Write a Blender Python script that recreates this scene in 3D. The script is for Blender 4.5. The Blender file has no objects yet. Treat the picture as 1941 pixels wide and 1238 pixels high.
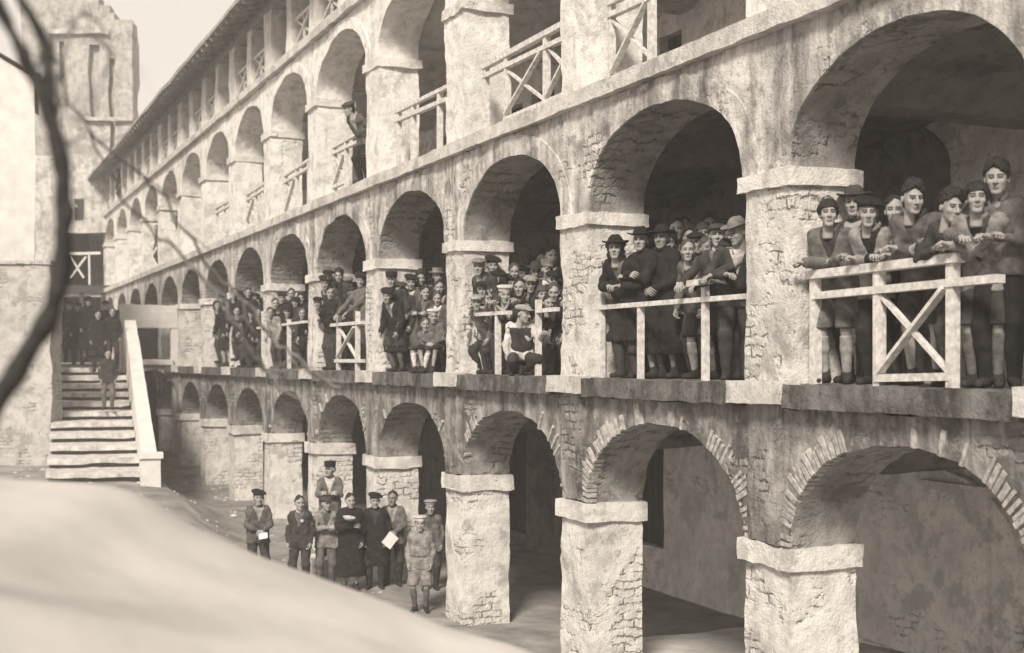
import bpy, math, random
import numpy as np
from mathutils import Vector, Matrix
random.seed(7)
R = math.radians
SC = bpy.context.scene
COL = SC.collection

# ------------------------------------------------------------------ camera, sky, sun, exposure
D = 7.0                                   # camera to facade plane (facade is the plane x = 0, running along +y)
TH = R(24.05)                             # angle between view axis and facade
CT, ST = math.cos(TH), math.sin(TH)
HS = D / CT
CZ = 3.6                                  # eye height over the courtyard
FPX, CX, HY = 2450.0, 970.5, 681.0

cam = bpy.data.cameras.new('camera'); camo = bpy.data.objects.new('camera', cam); COL.objects.link(camo)
camo.location = (-D, 0, CZ); camo.rotation_euler = (R(90), 0, -TH)
cam.sensor_width = 36; cam.lens = 36 * FPX / 1941; cam.shift_y = (HY - 619) / 1941
cam.clip_start = 0.05; cam.clip_end = 2000
cam.dof.use_dof = True; cam.dof.focus_distance = 14.5; cam.dof.aperture_fstop = cam.lens / 1000 / 0.028
SC.camera = camo
SC.view_settings.view_transform = 'Standard'; SC.view_settings.look = 'None'
SC.view_settings.exposure = EXPOSURE = 0.40
SC.view_settings.gamma = 1
SC.cycles.use_denoising = True
SC.cycles.max_bounces = 6; SC.cycles.diffuse_bounces = 4; SC.cycles.volume_bounces = 1

SUN = Vector((-1.0, -1.3, 1.35)).normalized()
W = bpy.data.worlds.new('World'); SC.world = W; W.use_nodes = True
nt = W.node_tree; bg = nt.nodes['Background']
sky = nt.nodes.new('ShaderNodeTexSky'); sky.sky_type = 'NISHITA'; sky.sun_disc = False
sky.sun_elevation = math.asin(SUN.z); sky.sun_rotation = math.atan2(SUN.x, SUN.y)
sky.air_density = 1.5; sky.dust_density = 4.0
bw = nt.nodes.new('ShaderNodeRGBToBW'); nt.links.new(sky.outputs[0], bw.inputs[0])
mxv = nt.nodes.new('ShaderNodeMix'); mxv.data_type = 'FLOAT'; mxv.inputs[0].default_value = 0.75
nt.links.new(bw.outputs[0], mxv.inputs[2]); mxv.inputs[3].default_value = 9.5     # an even veil of cloud
tn = nt.nodes.new('ShaderNodeMix'); tn.data_type = 'RGBA'; tn.blend_type = 'MULTIPLY'; tn.inputs[0].default_value = 1
nt.links.new(mxv.outputs[0], tn.inputs[6]); tn.inputs[7].default_value = (1.0, 0.905, 0.815, 1)
nt.links.new(tn.outputs[2], bg.inputs[0]); bg.inputs[1].default_value = 0.084
sl = bpy.data.lights.new('sun', 'SUN'); slo = bpy.data.objects.new('sun', sl); COL.objects.link(slo)
sl.energy = 4.0; sl.angle = R(12); sl.color = (1.0, 0.915, 0.80)
slo.rotation_euler = SUN.to_track_quat('Z', 'Y').to_euler(); slo.location = (-20, -20, 30)

# ------------------------------------------------------------------ helpers
def HZ(slope): return CZ + slope * HS     # facade height from its angular height
def on_plane(px, py, w):                  # the point of the plane x = w seen at that place of the photograph
    u = (px - CX) / FPX
    y = (D + w) * (CT - u * ST) / (ST + u * CT)
    Y = (D + w) * ST + y * CT
    return Vector((w, y, CZ - (py - HY) / FPX * Y))
def YS(px, w=0.0): return on_plane(px, 0, w).y
def CW(X, Y, z):                          # right / ahead of the camera / height over eye -> world
    return Vector((X * CT + Y * ST - D, -X * ST + Y * CT, CZ + z))
def at(px, py, Y):                        # point at distance Y ahead
    return CW((px - CX) / FPX * Y, Y, -(py - HY) / FPX * Y)

def h3(i, j, k, s):
    n = (i * 374761393 + j * 668265263 + k * 2147483647 + s * 1274126177) & 0xffffffff
    n = ((n ^ (n >> 13)) * 1274126177) & 0xffffffff
    n = (n ^ (n >> 16)) & 0xffff
    return n.astype(np.float32) / 32767.5 - 1
def vnoise(P, sc, s=0):
    P = np.asarray(P, dtype=np.float64) * sc + 1000.0
    I = np.floor(P).astype(np.int64); F = (P - I); F = F * F * (3 - 2 * F)
    o = 0
    for a in (0, 1):
        for b in (0, 1):
            for c in (0, 1):
                w = (F[:, 0] if a else 1 - F[:, 0]) * (F[:, 1] if b else 1 - F[:, 1]) * (F[:, 2] if c else 1 - F[:, 2])
                o = o + w * h3(I[:, 0] + a, I[:, 1] + b, I[:, 2] + c, s)
    return o
def rough(V, amp=.02, amp2=.01, sc=2.2):
    V = np.asarray(V, float)
    if len(V) == 0: return V
    o = V.copy()
    for ax in range(3):
        o[:, ax] += amp * vnoise(V, sc, 11 + ax) + amp2 * vnoise(V, sc * 4.3, 21 + ax)
    return o

def mesh_np(name, V, Q, mats, midx=None, smooth=True):
    m = bpy.data.meshes.new(name)
    V = np.asarray(V, np.float32); Q = np.asarray(Q, np.int32)
    n, k = len(Q), Q.shape[1]
    m.vertices.add(len(V)); m.vertices.foreach_set('co', V.ravel())
    m.loops.add(n * k); m.loops.foreach_set('vertex_index', Q.ravel())
    m.polygons.add(n); m.polygons.foreach_set('loop_start', np.arange(0, n * k, k, dtype=np.int32))
    m.polygons.foreach_set('use_smooth', np.full(n, smooth, bool))
    for mt in mats: m.materials.append(mt)
    if midx is not None: m.polygons.foreach_set('material_index', np.asarray(midx, np.int32))
    m.update(calc_edges=True); m.validate()
    return m
def link(name, mesh, parent=None):
    o = bpy.data.objects.new(name, mesh); COL.objects.link(o)
    if parent is not None: o.parent = parent
    return o
def tag(o, label=None, cat=None, group=None, kind=None):
    if label: o['label'] = label
    if cat: o['category'] = cat
    if group: o['group'] = group
    if kind: o['kind'] = kind
    return o
def empty(name, loc, label=None, cat=None, group=None, rz=0):
    o = bpy.data.objects.new(name, None); COL.objects.link(o); o.location = loc; o.rotation_euler = (0, 0, rz)
    return tag(o, label, cat, group)

class MB:                                 # collects quads
    def __init__(s): s.v = []; s.f = []; s.n = 0
    def add(s, V, F):
        s.v.append(np.asarray(V, float)); s.f.append(np.asarray(F, int) + s.n); s.n += len(V)
    def grid(s, fn, nu, nv, flip=False):
        u, v = np.meshgrid(np.linspace(0, 1, nu + 1), np.linspace(0, 1, nv + 1), indexing='ij')
        V = fn(u.ravel(), v.ravel()); V = np.stack([np.broadcast_to(a, u.size) for a in V], 1)
        i, j = np.meshgrid(np.arange(nu), np.arange(nv), indexing='ij'); a = (i * (nv + 1) + j).ravel()
        F = np.stack([a, a + nv + 1, a + nv + 2, a + 1], 1)
        if flip: F = F[:, ::-1]
        s.add(V, F)
    def box(s, lo, hi, st=9.0, bev=0.0, jit=0.0):
        lo = np.array(lo, float); hi = np.array(hi, float)
        lo, hi = np.minimum(lo, hi), np.maximum(lo, hi)
        n = np.maximum(1, np.ceil((hi - lo) / st)).astype(int)
        for ax in range(3):
            b, c = (ax + 1) % 3, (ax + 2) % 3
            for side in (0, 1):
                def fn(u, v):
                    P = [None] * 3
                    P[ax] = np.full(u.shape, hi[ax] if side else lo[ax])
                    P[b] = lo[b] + (hi[b] - lo[b]) * u; P[c] = lo[c] + (hi[c] - lo[c]) * v
                    return P
                s.grid(fn, n[b], n[c], flip=(side == 0))
    def bar(s, a, b, w, h, up=(0, 0, 1)):  # square timber from a to b
        a, b = Vector(a), Vector(b); d = (b - a).normalized(); x = d.cross(Vector(up))
        if x.length < 1e-4: x = d.cross(Vector((1, 0, 0)))
        x.normalize(); y = x.cross(d)
        V = [p + x * (w / 2 * sx) + y * (h / 2 * sy) for p in (a, b) for sx, sy in ((-1, -1), (1, -1), (1, 1), (-1, 1))]
        s.add([tuple(q) for q in V], [[3, 2, 1, 0], [4, 5, 6, 7], [0, 1, 5, 4], [1, 2, 6, 5], [2, 3, 7, 6], [3, 0, 4, 7]])
    def tube(s, pts, rads, n=8):
        pts = [Vector(p) for p in pts]; rings = []
        ref = Vector((0.3, 1, 0.1))
        for i, p in enumerate(pts):
            d = (pts[min(i + 1, len(pts) - 1)] - pts[max(i - 1, 0)]).normalized()
            x = d.cross(ref).normalized(); y = d.cross(x)
            rings.append([tuple(p + (x * math.cos(2 * math.pi * k / n) + y * math.sin(2 * math.pi * k / n)) * rads[i]) for k in range(n)])
        V = [q for r in rings for q in r]; F = []
        for i in range(len(pts) - 1):
            for k in range(n):
                F.append([i * n + k, (i + 1) * n + k, (i + 1) * n + (k + 1) % n, i * n + (k + 1) % n])
        s.add(V, F)
        for i, ring in ((0, rings[0]), (len(pts) - 1, rings[-1])):   # caps as quads fans
            c = len(V)
            s.add(ring + [tuple(pts[i])], [[k, (k + 1) % n, n, n] for k in range(n)] if False else [[k, (k + 1) % n, (k + 2) % n, n] for k in range(0, n, 2)])
    def build(s, name, mat, parent=None, smooth=False, amp=0, amp2=0, sc=2.2):
        V = np.concatenate(s.v); F = np.concatenate(s.f)
        if amp or amp2: V = rough(V, amp, amp2, sc)
        if parent is not None: V = V - np.array(parent.matrix_world.translation if False else parent_loc(parent))
        return link(name, mesh_np(name, V, F, mat if isinstance(mat, list) else [mat], smooth=smooth), parent)
def parent_loc(p):
    v = Vector((0, 0, 0))
    while p is not None: v = v + p.location; p = p.parent
    return v

# ------------------------------------------------------------------ materials
def new_mat(name):
    m = bpy.data.materials.new(name); m.use_nodes = True
    return m, m.node_tree, m.node_tree.nodes['Principled BSDF']
def N(t, typ, **kw):
    n = t.nodes.new(typ)
    for k, v in kw.items(): setattr(n, k, v)
    return n
def tone(v, w=1.0): return (v, v * (1 - .035 * w), v * (1 - .075 * w), 1)
def pos(t, scale=(1, 1, 1), swap=False):
    g = N(t, 'ShaderNodeNewGeometry'); mp = N(t, 'ShaderNodeMapping'); mp.inputs['Scale'].default_value = scale
    t.links.new(g.outputs['Position'], mp.inputs[0]); return mp.outputs[0]
def noise(t, vec, sc, det=4, ro=.55):
    n = N(t, 'ShaderNodeTexNoise'); n.inputs['Scale'].default_value = sc; n.inputs['Detail'].default_value = det
    n.inputs['Roughness'].default_value = ro
    if vec is not None: t.links.new(vec, n.inputs['Vector'])
    return n.outputs['Fac']
def ramp(t, fac, stops):
    r = N(t, 'ShaderNodeValToRGB'); e = r.color_ramp.elements
    while len(e) < len(stops): e.new(.5)
    for i, (p, c) in enumerate(stops):
        e[i].position = p; e[i].color = c if not isinstance(c, (int, float)) else (c, c, c, 1)
    t.links.new(fac, r.inputs[0]); return r.outputs[0]
def mix(t, fac, a, b, mode='MIX'):
    n = N(t, 'ShaderNodeMix', data_type='RGBA', blend_type=mode)
    for i, x in ((0, fac), (6, a), (7, b)):
        if hasattr(x, 'is_output') or isinstance(x, bpy.types.NodeSocket): t.links.new(x, n.inputs[i])
        else: n.inputs[i].default_value = x
    return n.outputs[2]
def math_n(t, op, a, b):
    n = N(t, 'ShaderNodeMath', operation=op)
    for i, x in enumerate((a, b)):
        if isinstance(x, bpy.types.NodeSocket): t.links.new(x, n.inputs[i])
        else: n.inputs[i].default_value = x
    return n.outputs[0]
def bump(t, b, h, strength, dist=.02):
    n = N(t, 'ShaderNodeBump'); n.inputs['Strength'].default_value = strength; n.inputs['Distance'].default_value = dist
    t.links.new(h, n.inputs['Height']); t.links.new(n.outputs[0], b.inputs['Normal'])

def plaster(name, light, mid, dark, stain=.5, brick=.5, streak=(2.6, 2.6, .35), patch=.9):
    """old lime plaster over brick: patches, water runs, bare brick where the coat fell off"""
    m, t, b = new_mat(name)
    p = pos(t)
    big = noise(t, p, patch, 5, .6); med = noise(t, p, 4.5, 5, .6); fine = noise(t, p, 38, 4, .6)
    st = noise(t, pos(t, streak), 2.4, 4, .6)
    col = ramp(t, big, [(.30, tone(mid)), (.48, tone(light)), (.75, tone(light * 1.06))])
    col = mix(t, ramp(t, med, [(.46, 0.0), (.64, .55)]), col, tone(mid * .85))
    col = mix(t, ramp(t, noise(t, p, 1.9, 6, .7), [(.53, 0.0), (.60, .7)]), col, tone((mid + dark) * .5))
    st = math_n(t, 'ADD', math_n(t, 'MULTIPLY', st, .72), math_n(t, 'MULTIPLY', noise(t, p, .7, 3), .30))
    stm = ramp(t, st, [(.63 - .24 * stain, 0.0), (.84 - .20 * stain, min(1, .35 + .65 * stain))])
    col = mix(t, stm, col, tone(dark))
    fst = noise(t, pos(t, (7.0, 7.0, .32)), 1.6, 4, .65)
    fst = math_n(t, 'ADD', math_n(t, 'MULTIPLY', fst, .62), math_n(t, 'MULTIPLY', noise(t, p, .55, 3), .42))
    col = mix(t, ramp(t, fst, [(.66 - .14 * stain, 0.0), (.78 - .14 * stain, .2 + .6 * stain)]), col, tone((dark + mid) * .5))
    col = mix(t, ramp(t, noise(t, pos(t, (1, 1, .7)), 6.5, 4, .75), [(.62, 0.0), (.70, .55)]), col, tone(light * 1.08))
    spk = ramp(t, noise(t, p, 13, 3, .7), [(.58, 0.0), (.68, .5)])
    col = mix(t, spk, col, tone(dark * 1.4))
    # brick coursing, continuous round corners: (x + y, z)
    sx = N(t, 'ShaderNodeSeparateXYZ'); t.links.new(p, sx.inputs[0])
    cb = N(t, 'ShaderNodeCombineXYZ'); t.links.new(math_n(t, 'ADD', sx.outputs[0], sx.outputs[1]), cb.inputs[0])
    wob = math_n(t, 'MULTIPLY', noise(t, p, 5.0, 3, .7), .16)
    t.links.new(math_n(t, 'ADD', sx.outputs[2], wob), cb.inputs[1])
    br = N(t, 'ShaderNodeTexBrick'); br.inputs['Scale'].default_value = 1.0; br.inputs['Brick Width'].default_value = .30
    br.inputs['Row Height'].default_value = .095; br.inputs['Mortar Size'].default_value = .020; br.inputs['Mortar Smooth'].default_value = 1.0
    br.inputs['Color1'].default_value = tone(mid * 1.05); br.inputs['Color2'].default_value = tone(light * .95); br.inputs['Mortar'].default_value = tone(mid * .5)
    t.links.new(cb.outputs[0], br.inputs['Vector'])
    mk = noise(t, pos(t, (1, 1, 1.15)), 1.25, 5, .62)
    mask = ramp(t, mk, [(.64 - .22 * brick, 0.0), (.69 - .22 * brick, .95)])
    mask = math_n(t, 'MULTIPLY', mask, ramp(t, noise(t, p, 7, 3, .6), [(.38, .15), (.56, 1.0)]))
    col = mix(t, mask, col, br.outputs['Color'])
    t.links.new(col, b.inputs['Base Color']); b.inputs['Roughness'].default_value = .95; b.inputs['Specular IOR Level'].default_value = .15
    hb = math_n(t, 'MULTIPLY', math_n(t, 'SUBTRACT', 1.0, br.outputs['Fac']), mask)
    hh = math_n(t, 'ADD', math_n(t, 'MULTIPLY', hb, .5), math_n(t, 'ADD', math_n(t, 'MULTIPLY', med, .9), math_n(t, 'MULTIPLY', fine, .35)))
    hh = math_n(t, 'SUBTRACT', hh, math_n(t, 'MULTIPLY', mask, .8))
    bump(t, b, hh, .8, .045)
    return m
def simple(name, v, var=.25, sc=6, rough_=.9, bmp=.3, stretch=(1, 1, 1), warm=1.0, dist=.01):
    m, t, b = new_mat(name)
    p = pos(t, stretch); n = noise(t, p, sc, 5, .6)
    t.links.new(ramp(t, n, [(.3, tone(v * (1 - var), warm)), (.7, tone(v * (1 + var), warm))]), b.inputs['Base Color'])
    b.inputs['Roughness'].default_value = rough_; b.inputs['Specular IOR Level'].default_value = .2
    if bmp: bump(t, b, n, bmp, dist)
    return m
M = {}
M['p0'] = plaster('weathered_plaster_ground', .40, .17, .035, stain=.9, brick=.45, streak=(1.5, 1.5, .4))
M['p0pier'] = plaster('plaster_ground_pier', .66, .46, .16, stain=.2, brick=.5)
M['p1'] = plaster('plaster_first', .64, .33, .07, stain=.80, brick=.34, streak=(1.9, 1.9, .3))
M['p1pier'] = plaster('plaster_first_pier', .64, .42, .12, stain=.35, brick=.58, streak=(1.9, 1.9, .4))
M['p2'] = plaster('plaster_second', .74, .54, .24, stain=.32, brick=.12)
M['p3'] = plaster('plaster_attic', .68, .52, .26, stain=.22, brick=.05)
M['cap'] = plaster('plaster_capital', .66, .5, .25, stain=.15, brick=.1)
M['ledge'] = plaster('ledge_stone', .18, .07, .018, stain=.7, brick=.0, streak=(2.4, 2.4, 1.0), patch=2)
M['band'] = plaster('band_plaster', .58, .4, .17, stain=.35, brick=.05)
M['inner_lit'] = plaster('gallery_plaster_lit', .80, .58, .18, stain=.3, brick=.15, streak=(1, 1, .5))  # lit copy of the gallery plaster, for the nearest back wall
M['inner'] = plaster('gallery_plaster_shaded', .20, .12, .04, stain=.25, brick=.15, streak=(1, 1, .5))  # shaded copy of the gallery plaster: gloom of the deeper bays in its colour
M['inner0_shaded'] = plaster('cellar_plaster_shaded', .16, .09, .03, stain=.3, brick=.2, streak=(1, 1, .5))  # shaded copy of the cellar plaster: dark of vaults and far bays painted in
M['inner0'] = plaster('cellar_plaster_lit', .78, .60, .26, stain=.25, brick=.2, streak=(1, 1, .5))  # lit copy of the cellar plaster, paler to brighten the near back wall
M['inner2'] = plaster('upper_inner_plaster', .55, .40, .15, stain=.3, brick=.1, streak=(1, 1, .5))
M['soffit1'] = plaster('shaded_arch_soffit', .32, .18, .05, stain=.3, brick=.72)  # plaster darkened to carry the shade under the arches
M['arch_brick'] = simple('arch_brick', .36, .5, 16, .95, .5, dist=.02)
M['soffit'] = simple('shaded_interior', .06, .35, 3, .95, .4)  # near-black colour holds the shade of ceilings, porch inside and landing rear wall
M['floor'] = simple('worn_floor', .34, .3, 5, .95, .4)
M['white_wood'] = simple('whitewashed_timber', .56, .34, 16, .85, .5)
M['dark_wood'] = simple('dark_timber', .05, .4, 10, .85, .3, stretch=(6, 6, .6))
M['eave_wood'] = simple('eave_boards', .30, .35, 6, .9, .3)
M['tile'] = simple('roof_tile', .2, .4, 5, .9, .4)
M['ground'] = simple('courtyard_earth', .24, .4, 1.6, .98, .6, dist=.05)
M['mound'] = simple('bleached_earth', .44, .20, 1.4, .98, .35, dist=.04)
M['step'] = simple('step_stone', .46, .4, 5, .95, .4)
M['riser'] = simple('riser_nosing_shade', .17, .3, 4, .95, .4)  # dark riser colour stands for the shade under the nosings
M['bark'] = simple('bark', .035, .5, 22, .95, .7, dist=.01)
M['twig'] = simple('dry_twig', .34, .4, 20, .95, .5)
M['paper'] = simple('paper', .62, .04, 5, .7, 0)
M['bounce_floor'] = simple('pale_bounce_sheet', .5, .25, 3, .95, .4)  # pale colour chosen to throw light back up
M['rock'] = simple('rubble_stone', .42, .5, 7, .95, .6, dist=.03)
# ------------------------------------------------------------------ ground
def smooth(a, b, x): t = np.clip((x - a) / (b - a), 0, 1); return t * t * (3 - 2 * t)
def terrain(x, y):
    return -.26 * smooth(11, 16, y) * smooth(30, 25, y) + .92 * smooth(20, 28.5, y) * smooth(-.8, -2.8, x) + .5 * smooth(37, 44, y) * smooth(-2.8, -.8, x)
gx = np.concatenate([np.linspace(-400, -40, 10), np.arange(-32, 8.1, .8), np.linspace(40, 400, 8)])
gy = np.concatenate([np.linspace(-300, -40, 8), np.arange(-24, 62.1, .8), np.linspace(80, 500, 8)])
X, Y = np.meshgrid(gx, gy, indexing='ij')
V = np.stack([X.ravel(), Y.ravel(), terrain(X.ravel(), Y.ravel())], 1)
near = (np.abs(V[:, 0] + 12) < 24) & (V[:, 1] > -26) & (V[:, 1] < 64)
V[near, 2] += .05 * vnoise(V[near], .9, 5)
i, j = np.meshgrid(np.arange(len(gx) - 1), np.arange(len(gy) - 1), indexing='ij'); a = (i * len(gy) + j).ravel()
F = np.stack([a, a + len(gy), a + len(gy) + 1, a + 1], 1)
tag(link('ground', mesh_np('ground', V, F, [M['ground']])), kind='structure')

# the bleached bank of earth in front of the photographer
prof = [(-6, -.30), (-3.2, -.36), (-1.78, -.40), (-1.55, -.425), (-1.32, -.45), (-1.18, -.545), (-.99, -.635), (-.83, -.71), (-.5, -.83), (-.257, -.935), (.055, -1.03), (.5, -1.25), (1.2, -1.8), (2.4, -3.0), (3.2, -3.65), (4, -3.7)]
def bank(X, Yc):
    z = np.interp(X, [p[0] for p in prof], [p[1] for p in prof])
    k = smooth(4.4, 8.2, Yc) ** 1.0
    return z * (1 - k) + (-3.75) * k
ux = np.concatenate([np.linspace(-9, -2.5, 16), np.arange(-2.4, 2.5, .07), np.linspace(2.6, 5, 8)])
uy = np.concatenate([np.linspace(-6, .5, 10), np.arange(.7, 9, .12)])
X, Y = np.meshgrid(ux, uy, indexing='ij'); X = X.ravel(); Y = Y.ravel()
Z = bank(X, Y) + CZ * 0
edge = smooth(-8.9, -7.0, X)
V = np.array([CW(a_, b_, c_) for a_, b_, c_ in zip(X, Y, Z)])
V[:, 2] += .022 * vnoise(V, 1.6, 3) + .012 * vnoise(V, 6, 4)
keep = V[:, 0] < -.9
V[:, 2] = np.where(V[:, 0] > -1.6, np.minimum(V[:, 2], .6 * smooth(-.5, -1.6, V[:, 0]) * 6 - .1), V[:, 2])
i, j = np.meshgrid(np.arange(len(ux) - 1), np.arange(len(uy) - 1), indexing='ij'); a = (i * len(uy) + j).ravel()
F = np.stack([a, a + len(uy), a + len(uy) + 1, a + 1], 1)
tag(link('earth_bank', mesh_np('earth_bank', V, F, [M['mound']])), kind='structure')

# ------------------------------------------------------------------ the arcaded building
PITCH, S0 = .560 * D, 1.136 * D
PW = .72                                     # pier width
TK = .72                                     # wall thickness
DEP = 4.0                                    # back wall
LAST = 14
BAYS = list(range(0, LAST))
YP = {n: S0 + (n + .5) * PITCH for n in range(0, 14)}; YP[-1] = 6.36
YC = {n: (YP[n - 1] + YP[n]) / 2 for n in range(0, 14)}
AH = {n: (YP[n] - YP[n - 1] - PW) / 2 for n in range(0, 14)}   # half openings
F1, F2, F3 = HZ(-.029), HZ(.413), HZ(.858)
Z0 = dict(bot=-.9, cb=HZ(-.248), ct=HZ(-.2215), crown=HZ(-.089), top=HZ(-.056))
Z1 = dict(bot=F1, cb=HZ(.204), ct=HZ(.2255), crown=HZ(.354), top=HZ(.390))
Z2 = dict(bot=F2, cb=HZ(.661), ct=HZ(.681), crown=HZ(.805), top=HZ(.835))
Y_NEAR, Y_END = YP[-1] - PW / 2, YP[LAST - 1]
bld = empty('arcaded_building', (0, Y_NEAR, 0), 'long old arcaded brick building with three tiers of plastered arches and an eaved attic', 'building')

def bay_wall(mb, pier, n_, L, res, jamb):
    """one bay, half pier to half pier; mb spandrel, pier lower shafts, jamb inner faces"""
    zb, zs, zc, zt = L['bot'], L['ct'], L['crown'], L['top']
    r = zc - zs; A = AH[n_]; e = A + PW / 2
    c = YC[n_]; n = max(8, int(3.2 / res)); m = max(3, int((zt - zs) / res)); k = max(2, int(TK / res)); q = max(2, int((zs - zb) / res))
    t = lambda u: np.pi * u
    for x, fl in ((0.0, True), (TK, False)):
        mb.grid(lambda u, v: (x, c - A * np.cos(t(u)), zs + r * np.sin(t(u)) ** .92 + (zt - zs - r * np.sin(t(u)) ** .92) * v), n, m, fl ^ True)
        for s in (-1, 1):
            ya, yb = (c - e, c - A) if s < 0 else (c + A, c + e)
            mb.grid(lambda u, v: (x, ya + (yb - ya) * u, zs + (zt - zs) * v), max(1, int(.3 / res)), m, fl ^ True)
            pier[s > 0].grid(lambda u, v: (x, ya + (yb - ya) * u, zb + (zs - zb) * v), max(1, int(.3 / res)), q, fl ^ True)
    jamb.grid(lambda u, v: (TK * v, c - A * np.cos(t(u)), zs + r * np.sin(t(u)) ** .92), n, k, True)
    for s in (-1, 1):
        pier[s > 0].grid(lambda u, v: (TK * v, c + s * A, zb + (zs - zb) * u), q, k, s < 0)

def res_of(n): return .08 if n <= 2 else .13 if n <= 4 else .25
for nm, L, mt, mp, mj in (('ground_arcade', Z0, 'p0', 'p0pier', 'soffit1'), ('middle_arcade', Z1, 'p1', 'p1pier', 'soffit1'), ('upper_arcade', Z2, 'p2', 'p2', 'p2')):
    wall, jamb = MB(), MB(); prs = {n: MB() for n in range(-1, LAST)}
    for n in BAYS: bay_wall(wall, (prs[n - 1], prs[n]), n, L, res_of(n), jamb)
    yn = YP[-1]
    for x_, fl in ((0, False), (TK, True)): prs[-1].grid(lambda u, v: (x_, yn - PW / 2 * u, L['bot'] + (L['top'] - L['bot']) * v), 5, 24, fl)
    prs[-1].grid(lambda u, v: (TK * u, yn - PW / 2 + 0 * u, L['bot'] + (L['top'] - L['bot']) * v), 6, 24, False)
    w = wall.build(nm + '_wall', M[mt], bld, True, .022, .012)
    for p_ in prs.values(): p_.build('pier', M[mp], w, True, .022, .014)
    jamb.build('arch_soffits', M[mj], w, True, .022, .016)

# capitals, plinths, pilasters
rnd = random.Random(3)
for n in range(-1, LAST):
    yp = YP[n]
    near_ = n <= 3
    for L, mt in ((Z0, 'cap'), (Z1, 'cap'), (Z2, 'cap')):
        mb = MB(); j = .015
        mb.box((-.055, yp - PW / 2 - .05, L['cb'] + rnd.uniform(-j, j)), (TK + .05, yp + PW / 2 + .05, L['ct'] + .002), .09 if near_ else .3)
        mb.build('capital', M[mt], bld, False if not near_ else True, .016, .012, 3.0)
    mb = MB(); mb.box((-.20, yp - PW / 2 - .03, HZ(-.052)), (-.005, yp + PW / 2 + .03, HZ(-.0255)), .1 if near_ else .3)
    mb.build('plinth', M['band'], bld, near_, .012, .01, 3)
    mb = MB(); mb.box((-.06, yp - .24, Z0['ct'] + .02), (-.0, yp + .24, HZ(-.0525)), .09 if near_ else .3)
    mb.build('pilaster_strip', M['p0'], bld, near_, .018, .01, 2.2)
# ledges at first floor, one length between every two plinths
for n in range(0, LAST):
    mb = MB(); a_, b_ = YP[n - 1] + PW / 2 + .035, YP[n] - PW / 2 - .035
    mb.box((-.13, a_, HZ(-.056)), (TK, b_, F1 + .002), .1 if n <= 3 else .3)
    mb.build('ledge', M['ledge'], bld, n <= 3, .012, .012, 3)
# string courses
for z0, z1, p in ((Z1['top'], F2, .11), (Z2['top'], F3, .12)):
    mb = MB(); mb.box((-p, Y_NEAR, z0), (TK, Y_END, z1), .12)
    mb.build('string_course', M['band'], bld, True, .012, .008, 2.5)
# raised archivolt bands round the nearer arches
for L, ns in ((Z1, range(0, 6)), (Z2, range(0, 6))):
    for n in ns:
        A = AH[n]; mb = MB(); zs, r = L['ct'], L['crown'] - L['ct']; wd = min(.30, L['top'] - L['crown'] - .02)
        for a0, a1, fl in ((0, 1, True),):
            mb.grid(lambda u, v: (-.022, YC[n] - (A + wd * v) * np.cos(np.pi * u), zs + (r + wd * v) * np.sin(np.pi * u) ** .92), 40, 4, False)
        mb.grid(lambda u, v: (-.022 + .03 * v, YC[n] - (A + wd) * np.cos(np.pi * u), zs + (r + wd) * np.sin(np.pi * u) ** .92), 40, 1, False)
        mb.grid(lambda u, v: (-.022 + .03 * v, YC[n] - A * np.cos(np.pi * u), zs + r * np.sin(np.pi * u) ** .92), 40, 1, True)
        mb.build('archivolt', M['p1' if L is Z1 else 'p2'], bld, True, .022, .012)
# bare brick rings of the ground arches
for n in range(0, 6):
    A = AH[n]; mb = MB(); zs, r = Z0['ct'], Z0['crown'] - Z0['ct']; per = 60
    for k in range(per):
        t = math.pi * (k + .5) / per
        g = rnd.random()
        lowr, lowl = t < .95, t > math.pi - 1.0
        lim = (.95 if (lowr or lowl) else .25) if n <= 1 else (.45 if (lowr or lowl) else .06) if n == 2 else (.18 if (lowr or lowl) else 0)
        if g > lim: continue
        ln = rnd.uniform(.15, .25); ct, st = math.cos(t), math.sin(t)
        p0 = Vector((0, YC[n] - A * ct, zs + r * st ** .92)); nn = Vector((0, -ct * r, st * A)).normalized()
        tt = Vector((0, nn.z, -nn.y)); wdt = .021 + rnd.uniform(-.004, .004); pr = rnd.uniform(.006, .034)
        a_ = p0 + nn * (.0); b_ = p0 + nn * ln
        Vv = [tuple(q + tt * (wdt * s) + Vector((x, 0, 0))) for q in (a_, b_) for s in (-1, 1) for x in (-pr, .1)]
        mb.add(Vv, [[0, 1, 3, 2], [4, 6, 7, 5], [0, 2, 6, 4], [1, 5, 7, 3], [0, 4, 5, 1], [2, 3, 7, 6]])
    mb.build('brick_arch_ring', M['arch_brick'], bld, False, .012, .006, 6)

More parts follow.
